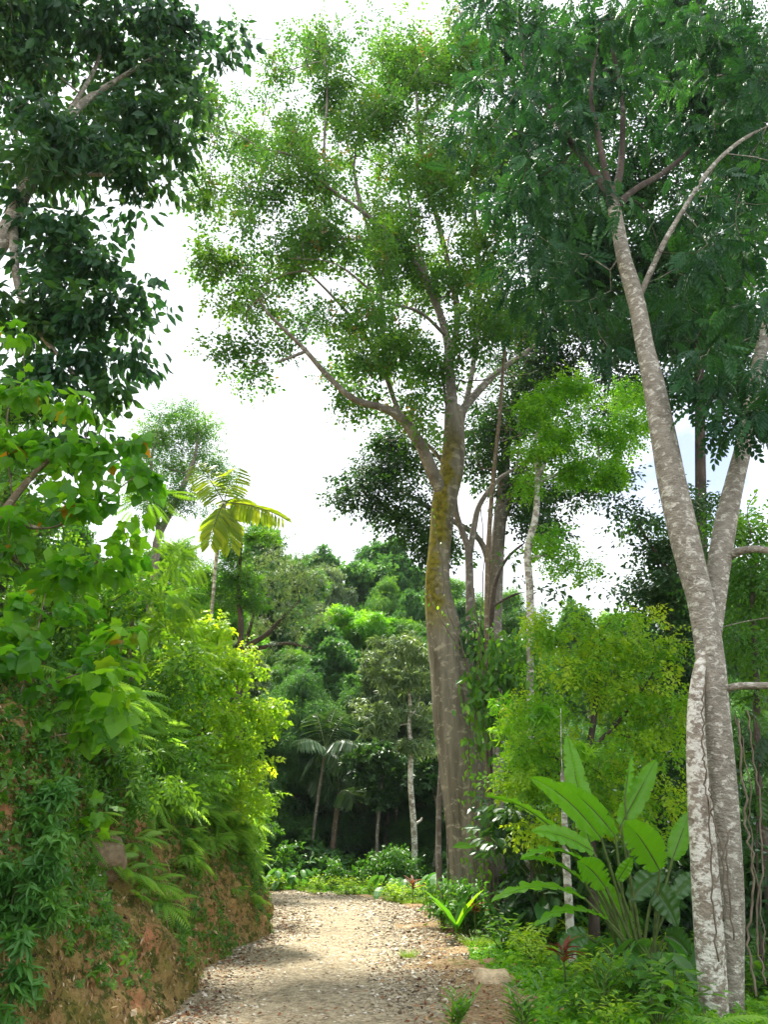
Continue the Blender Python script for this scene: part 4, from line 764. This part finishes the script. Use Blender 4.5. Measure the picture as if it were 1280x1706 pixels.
PR=[proto(0,KL[0],'shade',T_ros,.30,.85,26,1,20,5.5,.35),proto(1,KL[1],'mid',T_spray,.42,.85,26,2,20,5,.3,larea=.6),proto(2,KL[2],'greygreen',T_rosd,.42,.8,22,3,18,4.5,.3,larea=.62),proto(3,KL[3],'shade',T_spray,.42,.8,26,4,12,5,.04,bark='bark_dark',larea=.6),proto(4,KL[4],'bright',T_ros4,.32,.8,22,5,18,4.6,.35)]
PH=[20,20,18,12,18]; PC=[11,10,9,10,9.2]; pu=set(); rf=np.random.default_rng(3)
FAR=[ # px, top py, width px, D, kind
 (445,880,120,48,0),(545,925,110,62,0),(620,912,120,60,0),(585,955,95,55,2),(690,945,110,58,0),(740,960,110,64,1),(505,950,90,56,1),(640,965,80,52,1),
 (600,1010,120,46,4),(540,1040,110,42,0),(665,1030,110,45,1),(700,1000,90,50,0),(480,1080,110,38,1),(560,1080,110,38,0),(430,1090,110,36,2),(720,1100,90,44,0),
 (640,1075,110,34,2),(500,1130,110,34,3),(590,1150,110,35,3),(450,1180,100,33,3),(700,1200,100,36,3),(640,1210,100,37,3),(540,1190,100,38,3),
 (470,1290,110,36,3),(600,1300,110,38,3),(670,1320,100,36,3),(730,1330,100,38,3),(530,1340,90,40,3),(850,985,90,52,1),(900,1040,110,40,1),(830,1070,100,36,0),(960,1010,90,48,0),(1040,1015,90,46,4),(1120,1000,110,42,0),(1010,1060,110,36,1),(1200,960,130,40,0),(1290,900,130,38,1),(1110,1130,130,30,3),(1220,1150,130,28,3),(880,1200,120,30,3),(980,1220,120,29,3),(800,1240,100,33,3),(850,1330,100,27,3),(940,1360,100,24,3),(1040,1380,110,24,3),(1180,1350,130,22,3),(1270,1300,120,20,3),
 (300,905,120,50,1),(240,930,110,46,0),(350,950,110,40,4),(200,980,120,36,0),(330,1060,110,30,1),(120,900,150,34,0),(40,840,150,30,0),(-40,760,150,26,0),(390,1010,90,40,0),
 (420,1290,100,31,3),(440,1390,80,33,3),(500,1400,80,36,3),(620,1400,80,35,3),(690,1400,80,33,3),(570,1420,80,38,3)]
for px,py,w,D,k in FAR:
    g=base_at(px,py,D) if px>420 else np.array([W(px,py,D)[0],D,bank_z(W(px,py,D)[0],D)])
    top=W(px,py,D)[2]; h=max(2.5,top-g[2]); wd_=w*1.35*mpp(px,py,D); s=(wd_/PC[k]*1.1,wd_/PC[k]*1.1,h/PH[k])
    if k not in pu: pu.add(k); o=PR[k]; o.location=tuple(g); o.scale=s; o.rotation_euler=(0,0,rf.uniform(0,6))
    else: dup(PR[k],g,rf.uniform(0,6),s,KL[k])
# pale trunk tree in front of the forest
plant('silver_tree','silvery green tree with crooked pale trunk standing left of the giant','tree',base_at(690,1482,27),27,
  [(660,1070,54,28),(700,1095,30,24),(630,1110,34,24),(665,1130,60,26),(640,1190,50,22),(700,1190,34,26),(620,1215,30,16),(715,1150,24,30),(690,1230,40,20)],T_rosd,'greygreen',.26,.5,1.8,1.7,
  limbs=[[(691,1440,10),(690,1380,10),(684,1300,9),(686,1250,8),(682,1210,7),(684,1180,6),(680,1140,4),(668,1090,2)],[(688,1375,5),(700,1368,4),(704,1362,3)],[(683,1195,4),(697,1175,3),(700,1160,2)],[(682,1150,3),(655,1120,2)]],bark='bark_white',seed=73,larea=.62,tip=.012)
for i,(px,yt,wd_,D) in enumerate([(632,1290,6,30),(655,1300,5,33),(600,1330,5,36),(470,1300,5,35),(716,1280,5,30),(500,1350,4,34)]):
    b=base_at(px,1480,D); top=W(px+rf.uniform(-12,12),yt,D); r=wd_*mpp(px,1400,D)/2; mb=MB(); Q=catmull([b-[0,0,.2],b*.5+top*.5+rf.normal(0,.15,3),top],8); tube(mb,Q,np.linspace(r*1.2,r*.7,len(Q)),8,rough=.08,seed=i)
    root=empty('thin_trunk_tree',b,'thin shaded trunk among the dark trees at the foot of the forest','tree','thin trunks in the forest shade'); mb.build('trunk',M['bark_limb'],root,smooth=True)
    mb=MB(); leaves_at(mb,np.array([top+rf.normal(0,.5,3) for _ in range(14)]),T_ros,rf,60,.7,.22); mb.build('crown',M['dark'],root)
# understory mass on the forest floor
mb=MB(); n=60000; x=rf.uniform(-26,34,n); y=rf.uniform(29,58,n); out_=(x>xroad(y)+.8)|(y>37); x=x[out_];y=y[out_]; n=len(x)
z=tz(x,y)+rf.random(n)**1.5*np.clip(.6+1.2*(fbm(np.stack([x*.35,y*.35,0*x],-1),3,8)+.4),.2,3)
place(mb,T_ros,np.stack([x,y,z],-1),rf.normal(0,1,(n,3))*[1,1,.3],np.array([0,0,1.])+rf.normal(0,.4,(n,3)),rf.uniform(.15,.4,n),rf)
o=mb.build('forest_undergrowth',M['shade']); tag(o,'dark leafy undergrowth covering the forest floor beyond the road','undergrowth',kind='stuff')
# ------------------------------------------------------------------ low plants of the verge: prototypes
def herb_proto(name,cat,kind,seed):
    r=np.random.default_rng(seed); root=empty(name,(0,0,0),None,cat); ms=MB(); ml=MB()
    if kind=='broad':       # knee high shoots with broad leaves
        for i in range(11):
            a=r.uniform(0,6.28); q=r.uniform(.05,.3); h=r.uniform(.2,.5); t=np.array([q*cos(a),q*sin(a),h]); tube(ms,catmull([(0,0,0),(t[0]*.4,t[1]*.4,h*.7),t],4),.006,4)
            n=7; b=r.uniform(0,6.28,n); place(ml,T_oval,np.tile(t,(n,1))+r.normal(0,.05,(n,3)),np.stack([np.cos(b),np.sin(b),r.uniform(-.4,.3,n)],-1),np.array([0,0,1.])+r.normal(0,.2,(n,3)),r.uniform(.09,.17,n),r)
        return root,ms,ml,'mid'
    if kind=='lime':
        for i in range(14):
            a=r.uniform(0,6.28); q=r.uniform(.05,.35); h=r.uniform(.12,.4); t=np.array([q*cos(a),q*sin(a),h]); tube(ms,catmull([(0,0,0),(t[0]*.4,t[1]*.4,h*.7),t],4),.004,3)
            n=10; b=r.uniform(0,6.28,n); place(ml,T_thin,np.tile(t,(n,1))+r.normal(0,.06,(n,3)),np.stack([np.cos(b),np.sin(b),r.uniform(-.4,.4,n)],-1),np.array([0,0,1.])+r.normal(0,.3,(n,3)),r.uniform(.07,.14,n),r)
        return root,ms,ml,'lime'
    if kind=='taro':        # big heart leaves on stalks
        for i in range(7):
            a=r.uniform(0,6.28); q=r.uniform(.15,.45); h=r.uniform(.35,.8); t=np.array([q*cos(a),q*sin(a),h]); tube(ms,catmull([(0,0,0),(t[0]*.3,t[1]*.3,h*.7),t],5),.009,5)
            place(ml,T_blade(.62,.05,.25,(-.18,0,.25,.6,1),(.35,.8,1,.7,0)),t[None],np.array([[cos(a),sin(a),-.7]]),np.array([[cos(a)*.7,sin(a)*.7,1.]]),np.array([r.uniform(.32,.5)]),r)
        return root,ms,ml,'herb'
    if kind=='ginger':      # upright leafy canes
        for i in range(8):
            a=r.uniform(0,6.28); h=r.uniform(.5,1.15); l=r.uniform(.1,.55)*h; P_=catmull([(0.05*cos(a),.05*sin(a),0),(l*.25*cos(a),l*.25*sin(a),h*.55),(l*cos(a),l*sin(a),h)],6); tube(ms,P_,np.linspace(.010,.004,len(P_)),5)
            n=11; f=np.linspace(.25,1,n); idx=f*(len(P_)-1.01); j=idx.astype(int); p=P_[j]+(P_[j+1]-P_[j])*(idx-j)[:,None]; sg=np.where(np.arange(n)%2==0,1,-1)
            d=np.stack([-sin(a)*sg+.3*cos(a),cos(a)*sg+.3*sin(a),.75+.3*f],-1); place(ml,T_blade(.17,.03,.3,(0,.15,.5,.85,1),(0,.8,1,.5,0)),p,d,np.array([0,0,1.])+r.normal(0,.15,(n,3)),r.uniform(.24,.36,n),r)
        return root,ms,ml,'mid'
    if kind=='strap':       # young palm like strap leaves
        n=9; b=r.uniform(0,6.28,n); tube(ms,[(0,0,0),(0,0,.25)],.02,6)
        place(ml,T_blade(.16,.05,.35,(0,.15,.5,.85,1),(.3,.9,1,.55,0)),np.tile([0,0,.15],(n,1)),np.stack([.45*np.cos(b),.45*np.sin(b),r.uniform(.8,1.2,n)],-1),np.stack([-np.cos(b),-np.sin(b),.5+0*b],-1),r.uniform(.6,.95,n),r)
        return root,ms,ml,'bright'
    if kind=='red':
        n=16; b=r.uniform(0,6.28,n); tube(ms,[(0,0,0),(0,0,.5)],.012,6)
        place(ml,T_blade(.2,.05,.3,(0,.15,.5,.85,1),(.3,.9,1,.55,0)),np.stack([0*b,0*b,r.uniform(.3,.5,n)],-1),np.stack([np.cos(b),np.sin(b),r.uniform(.2,1.3,n)],-1),np.stack([-np.cos(b)*.3,-np.sin(b)*.3,1+0*b],-1),r.uniform(.22,.36,n),r)
        return root,ms,ml,'red'
    if kind=='grass':
        n=150; b=r.uniform(0,6.28,n); tube(ms,[(0,0,0),(0,0,.03)],.01,4); q=r.random(n)**.5*.2
        place(ml,T_blade(.05,.01,.45,(0,.3,.7,1),(.6,1,.7,0)),np.stack([q*np.cos(b),q*np.sin(b),0*b],-1),np.stack([.5*np.cos(b),.5*np.sin(b),r.uniform(.5,1.3,n)],-1),np.stack([-np.cos(b),-np.sin(b),.5+0*b],-1)+r.normal(0,.3,(n,3)),r.uniform(.12,.3,n),r)
        return root,ms,ml,'grass'
    if kind=='shrub':
        C=[]
        for i in range(16):
            a=r.uniform(0,6.28); q=r.uniform(.1,.7); h=r.uniform(.4,1.5); t=np.array([q*cos(a),q*sin(a),h]); C.append(t); tube(ms,catmull([(0,0,0),(t[0]*.3,t[1]*.3,h*.6),t],4),.009,4)
        leaves_at(ml,np.array(C),T_oval,r,34,.3,.15,.7,.4,1,.8); return root,ms,ml,'mid'
def mk(name,cat,kind,seed,label,mat=None,fname='foliage'):
    root,ms,ml,m=herb_proto(name,cat,kind,seed); ms.build('stem',M['stem'],root,smooth=True); ml.build(fname,M[mat or m],root); root['label']=label; root['_free']=1; return root
def setp(o,loc,rz,s,label,group=None,rx=0,ry=0):
    if o.get('_free'):
        del o['_free']; o.location=tuple(float(a) for a in loc); o.rotation_euler=(rx,ry,rz); o.scale=(s,s,s); o['label']=label
        if group: o['group']=group
        return o
    return dup(o,loc,rz,s,label,group,rx,ry)
H1=mk('broad_leaf_herb','herb','broad',1,''); H2=mk('lime_herb','herb','lime',2,''); H3=mk('taro_plant','plant','taro',3,''); H4=mk('leafy_shoot_plant','plant','ginger',4,'')
H5=mk('strap_leaf_plant','plant','strap',5,''); H6=mk('red_cordyline','plant','red',6,''); H7=mk('grass_tuft','grass tuft','grass',7,''); H8=mk('verge_shrub','shrub','shrub',8,''); H9=mk('shade_shrub','shrub','shrub',9,'','dark')
def gp(px,py,D): p=W(px,py,D); return np.array([p[0],D,float(tz(p[0],D))+.03])
def gpx(px,py,zz=0.0): d=W(px,py,1.0); D=(zz-CAMZ)/(d[2]-CAMZ); p=W(px,py,D); return np.array([p[0],D,float(tz(p[0],D))+.0])
# the named plants
for k_ in range(9): setp([H1,H2,H8][k_%3],(rngf.uniform(.75,1.9),rngf.uniform(14.6,16.6),0.0),k_,(.9,.9,.6)[k_%3],['knee high broad leaved herb crowding the foot of the giant trunk','lime green herb crowding the foot of the giant trunk','low green shrub crowding the foot of the giant trunk'][k_%3],'plants at the foot of the giant trunk')
setp(H5,gpx(762,1572),.6,1.0,'tall strap leaved young plant at the foot of the giant trunk')
setp(H6,gp(940,1600,9.6)+[0,0,.1],1.0,.8,'dark red leaved cordyline below the paddle leaved plant')
setp(H6,gp(793,1560,14.5)+[0,0,.15],2.0,.8,'small cordyline with orange red shoots beside the giant trunk')
setp(H6,gp(688,1500,21)+[0,0,.1],2.6,1.0,'small orange tinted plant left of the giant roots')
for i,(px,py,D,s,rz,lab) in enumerate([(752,1706,7.6,.5,0,'long leaved shoot plant leaning over the gravel in front of the buff boulder'),(872,1700,7.5,.55,2,'long leaved shoot plant standing right before the buff boulder'),(1005,1660,8.6,.7,1.2,'upright leafy shoot plant under the paddle leaved plant')]):
    setp(H4,gp(px,py,D)-[0,0,.05],rz,s,lab)
setp(H5,gpx(622,1492)+[0,0,0],2.2,.6,'lone broad pointed seedling at the far edge of the road bend')
setp(H7,gpx(855,1546) if 0 else gp(682,1630,12.6),1,.55,'small light grass tuft growing out of the gravel')
# repeats: (group, label, proto, list of (x,y,scale))
rv=np.random.default_rng(12)
def scatter(o,n,f,lab,grp,s0,s1,dz=0):
    for i in range(n):
        for _ in range(20):
            x,y=f()
            if not ((x-1.35)**2+(y-9.6)**2<.75**2 or (3.0<x<4.4 and y<9.6) or (y<12.5 and x<xroad(y)+1.15)): break
        setp(o,(x,y,float(tz(x,y))+.02+dz),rv.uniform(0,6.28),rv.uniform(s0,s1),lab,grp)
def band(y0,y1,a,b):
    def f():
        y=rv.uniform(y0,y1); return float(xroad(y))+rv.uniform(a,b),y
    return f
scatter(H7,40,band(8,22,.75,2.2),'low grass tuft in the right hand verge of the gravel road','grass tufts of the road verge',.5,1.0)
scatter(H2,36,band(7.8,20,1.0,3.2),'low lime green herb in the verge between road and trees','lime herbs of the verge',.6,1.2)
scatter(H1,44,band(7.6,18,1.2,4.5),'knee high broad leaved herb under the trees at the right of the road','broad leaved herbs of the verge',.7,1.3)
scatter(H3,14,band(9.6,15,1.8,3.4),'heart leaved stalked plant in the shade beside the road','heart leaved plants of the verge',.6,1.1)
scatter(H8,20,band(13.5,20,2.0,7),'waist high green shrub standing behind the verge herbs','green shrubs behind the verge',.6,1.1)
scatter(H9,34,lambda:(rv.uniform(2.6,9),rv.uniform(12.8,22)),'dark leaved shrub in the deep shade right of the road','dark shrubs of the forest edge',.8,1.5)
def farband():
    y=rv.uniform(22,29.5); return float(xroad(y))+rv.uniform(.15,1.3),y
scatter(H7,30,farband,'short sunlit grass tuft along the outer curve of the bend','grass tufts along the bend',.6,1.1)
scatter(H2,24,farband,'yellow green herb along the outer curve of the bend','lime herbs along the bend',.7,1.2)
scatter(H3,12,farband,'heart leaved plant along the outer curve of the bend','heart leaved plants along the bend',.6,1.0)
scatter(H8,14,lambda:(lambda y:(float(xroad(y))+rv.uniform(1.6,3.5),y))(rv.uniform(22,30)),'leafy shrub at the foot of the forest beyond the bend','shrubs at the foot of the forest',.6,1.0)
# ferns at the right of the road
for i in range(26):
    y=rv.uniform(8,17); x=float(xroad(y))+rv.uniform(1.2,4); put(FE,used,(x,y,float(tz(x,y))+.05),rv.uniform(0,6),rv.uniform(.4,.7),'green fern among the herbs at the right of the road','ferns of the right verge','fern')
mb=MB(); n=30000; y=7+22*rv.random(n)**1.3; x=xroad(y)+.75+9*rv.random(n)**1.5; z=tz(x,y)+.02+.16*rv.random(n)*np.clip((x-xroad(y)-.7)*1.5,.2,1)
place(mb,T_ros,np.stack([x,y,z],-1),rv.normal(0,1,(n,3))*[1,1,.3],np.array([0,0,1.])+rv.normal(0,.4,(n,3)),rv.uniform(.04,.1,n),rv)
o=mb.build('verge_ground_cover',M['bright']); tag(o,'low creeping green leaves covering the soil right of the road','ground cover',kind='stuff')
# ------------------------------------------------------------------ paddle leaved plant
root=empty('paddle_leaf_plant',gp(1070,1612,10.5),'big paddle leaved plant fanning out left of the leaning twin trunks','plant')
PB=world_loc(root); rb=np.random.default_rng(77)
def paddle(b,tp,w,dD=0,bow=.08,face=None,mat='banana',stalk=True,D=10.4,fold=.05,wave=.015,torn=0):
    P0=W(b[0],b[1],D+dD*.4); P1=W(tp[0],tp[1],D+dD); L=np.linalg.norm(P1-P0); ax=(P1-P0)/L
    view=nrm(np.array([0,0,CAMZ])-(P0+P1)/2); nn=nrm(view-ax*view.dot(ax)) if face is None else nrm(np.array(face,float)-ax*np.dot(face,ax))
    m=64; t=np.linspace(0,1,m); bowv=np.array([0,0,1.])*bow*L
    tn=rb.random((m,2))**12*1.3; c=P0+(P1-P0)*t[:,None]+bowv*(4*t*(1-t))[:,None]; T=nrm(np.gradient(c,axis=0)); n_=nrm(nn-T*(T@nn)[:,None]); sd=nrm(np.cross(n_,T))
    hw=.86*w*mpp(tp[0],tp[1],D)/2*np.clip(np.sin(pi*np.clip(t*.955+.045,0,1)**.85)**.62,0,1); hw[0]=.005; hw[-1]=.004
    mb=MB(); V=[];I=[];c_=[]
    off=[-1,-.75,-.4,-.08,0,.08,.4,.75,1]
    for i in range(m):
        for q in off:
            wv=wave*math.sin(t[i]*38+q*3)*abs(q)*(1+.5*math.sin(t[i]*13))
            tr=1-min(.8,torn*tn[i,1 if q>0 else 0])*(.6 if abs(q)>.9 else (.3 if abs(q)>.7 else 0))
            V.append(c[i]+sd[i]*hw[i]*q*tr+n_[i]*(fold*abs(q)**1.3*hw[i]*2+wv-(.018 if q==0 else 0)*min(1,hw[i]*20)+.0045*(i%2)*(abs(q)>.05))); c_.append([.25+.35*rb.random()*(i%2),.3,0 if q==0 else 1,1])
    k=len(off)
    for i in range(m-1):
        for j in range(k-1): a=i*k+j; I+=[(a,a+1,a+k+1),(a,a+k+1,a+k)]
    mb.add(V,I,np.array(c_)); lf=mb.build('leaf',M[mat],root,smooth=True)
    ms=MB(); st=PB+np.array([rb.normal(0,.09),rb.normal(0,.07),-.05])
    S=catmull([st,st+(P0-st)*.5+np.array([0,0,.12]),P0],6) if stalk else np.array([P0,P0+ax*.05])
    if stalk: tube(ms,np.vstack([S,c[2:44:3]-n_[2:44:3]*.008]),np.r_[np.linspace(.026,.014,len(S)),np.linspace(.013,.004,14)],7)
    o=bpy.data.objects.new('stalk',ms.mesh('stalk',M['stem'],world_loc(root),True)); sc.collection.objects.link(o); o.parent=lf
for a in [((983,1404),(945,1225),46,.5,.0),((1003,1398),(884,1296),40,-.5,.10),((1026,1393),(926,1305),40,-.2,.10),((1035,1375),(1094,1266),44,.3,.0),((990,1420),(886,1386),38,-.5,.08,(-.1,-.9,.5)),
   ((1100,1450),(1042,1368),66,-.5,.08),((1121,1432),(1150,1352),40,.4,.0),((1030,1467),(1055,1428),24,-.3,.0),((1050,1560),(998,1461),50,.2,0.),((1010,1480),(962,1436),50,-.6,.1)]:
    paddle(*a[:5],face=a[5] if len(a)>5 else None,torn=1.2 if a[2] in (50,66) else .6)
for a in [((1042,1330),(1053,1259),34,.3,0,(1,.25,0)),((931,1388),(811,1327),34,-.3,.1,(-.2,.1,1)),((974,1436),(868,1432),40,-.5,.14,(-.1,-.25,1)),((974,1470),(868,1432),36,-.4,.12,(-.2,-.35,1)),((974,1496),(819,1503),42,-.6,.12,(0,-.3,1)),((1010,1530),(890,1545),40,-.5,.14,(0,-.25,1))]:
    paddle(*a[:5],face=a[5],torn=.9)
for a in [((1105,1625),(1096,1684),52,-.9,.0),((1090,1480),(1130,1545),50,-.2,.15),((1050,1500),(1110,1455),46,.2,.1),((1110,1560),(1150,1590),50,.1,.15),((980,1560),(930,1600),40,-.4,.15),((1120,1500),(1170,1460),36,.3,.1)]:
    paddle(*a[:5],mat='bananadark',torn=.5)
# thin pale trunk left of the paddle plant
plant('thin_pale_tree','thin pale barked young trunk just left of the paddle leaved plant','tree',gp(955,1592,11.6),11.6,[(930,1180,40,30),(945,1240,30,24)],T_rosd,'bright',.15,.3,2,2,limbs=[[(953,1585,15),(948,1500,14),(944,1430,13),(940,1340,9),(936,1250,6),(935,1180,4)]],bark='bark_white',seed=80,larea=.62,tip=.004)
plant('thin_pale_tree','slim grey trunk in the herbs midway between the giant and the paddle leaved plant','tree',gp(888,1500,14.5),14.5,[(850,1200,30,30),(860,1260,30,24)],T_rosd,'bright',.15,.3,2,2,limbs=[[(888,1480,8),(886,1400,8),(872,1300,7),(862,1230,4)]],bark='bark_limb',seed=81,larea=.62,tip=.004)

# ------------------------------------------------------------------ air
HZ=newmat('haze'); m,t,N_,L_=HZ; pv=N_.new('ShaderNodeVolumePrincipled'); pv.inputs['Color'].default_value=(.85,.92,1,1); pv.inputs['Density'].default_value=.00025
oo=N_.new('ShaderNodeOutputMaterial'); L_.new(pv.outputs[0],oo.inputs['Volume'])
mb=MB(); X0,X1,Y0,Y1,Z0,Z1=-160,160,-40,190,-4,60
v=[(x,y,z) for x in (X0,X1) for y in (Y0,Y1) for z in (Z0,Z1)]
f=[(0,1,3),(0,3,2),(4,6,7),(4,7,5),(0,4,5),(0,5,1),(2,3,7),(2,7,6),(0,2,6),(0,6,4),(1,5,7),(1,7,3)]
mb.add(v,f); o=mb.build('haze',m); tag(o,'thin humid haze in the forest air','haze',kind='stuff')
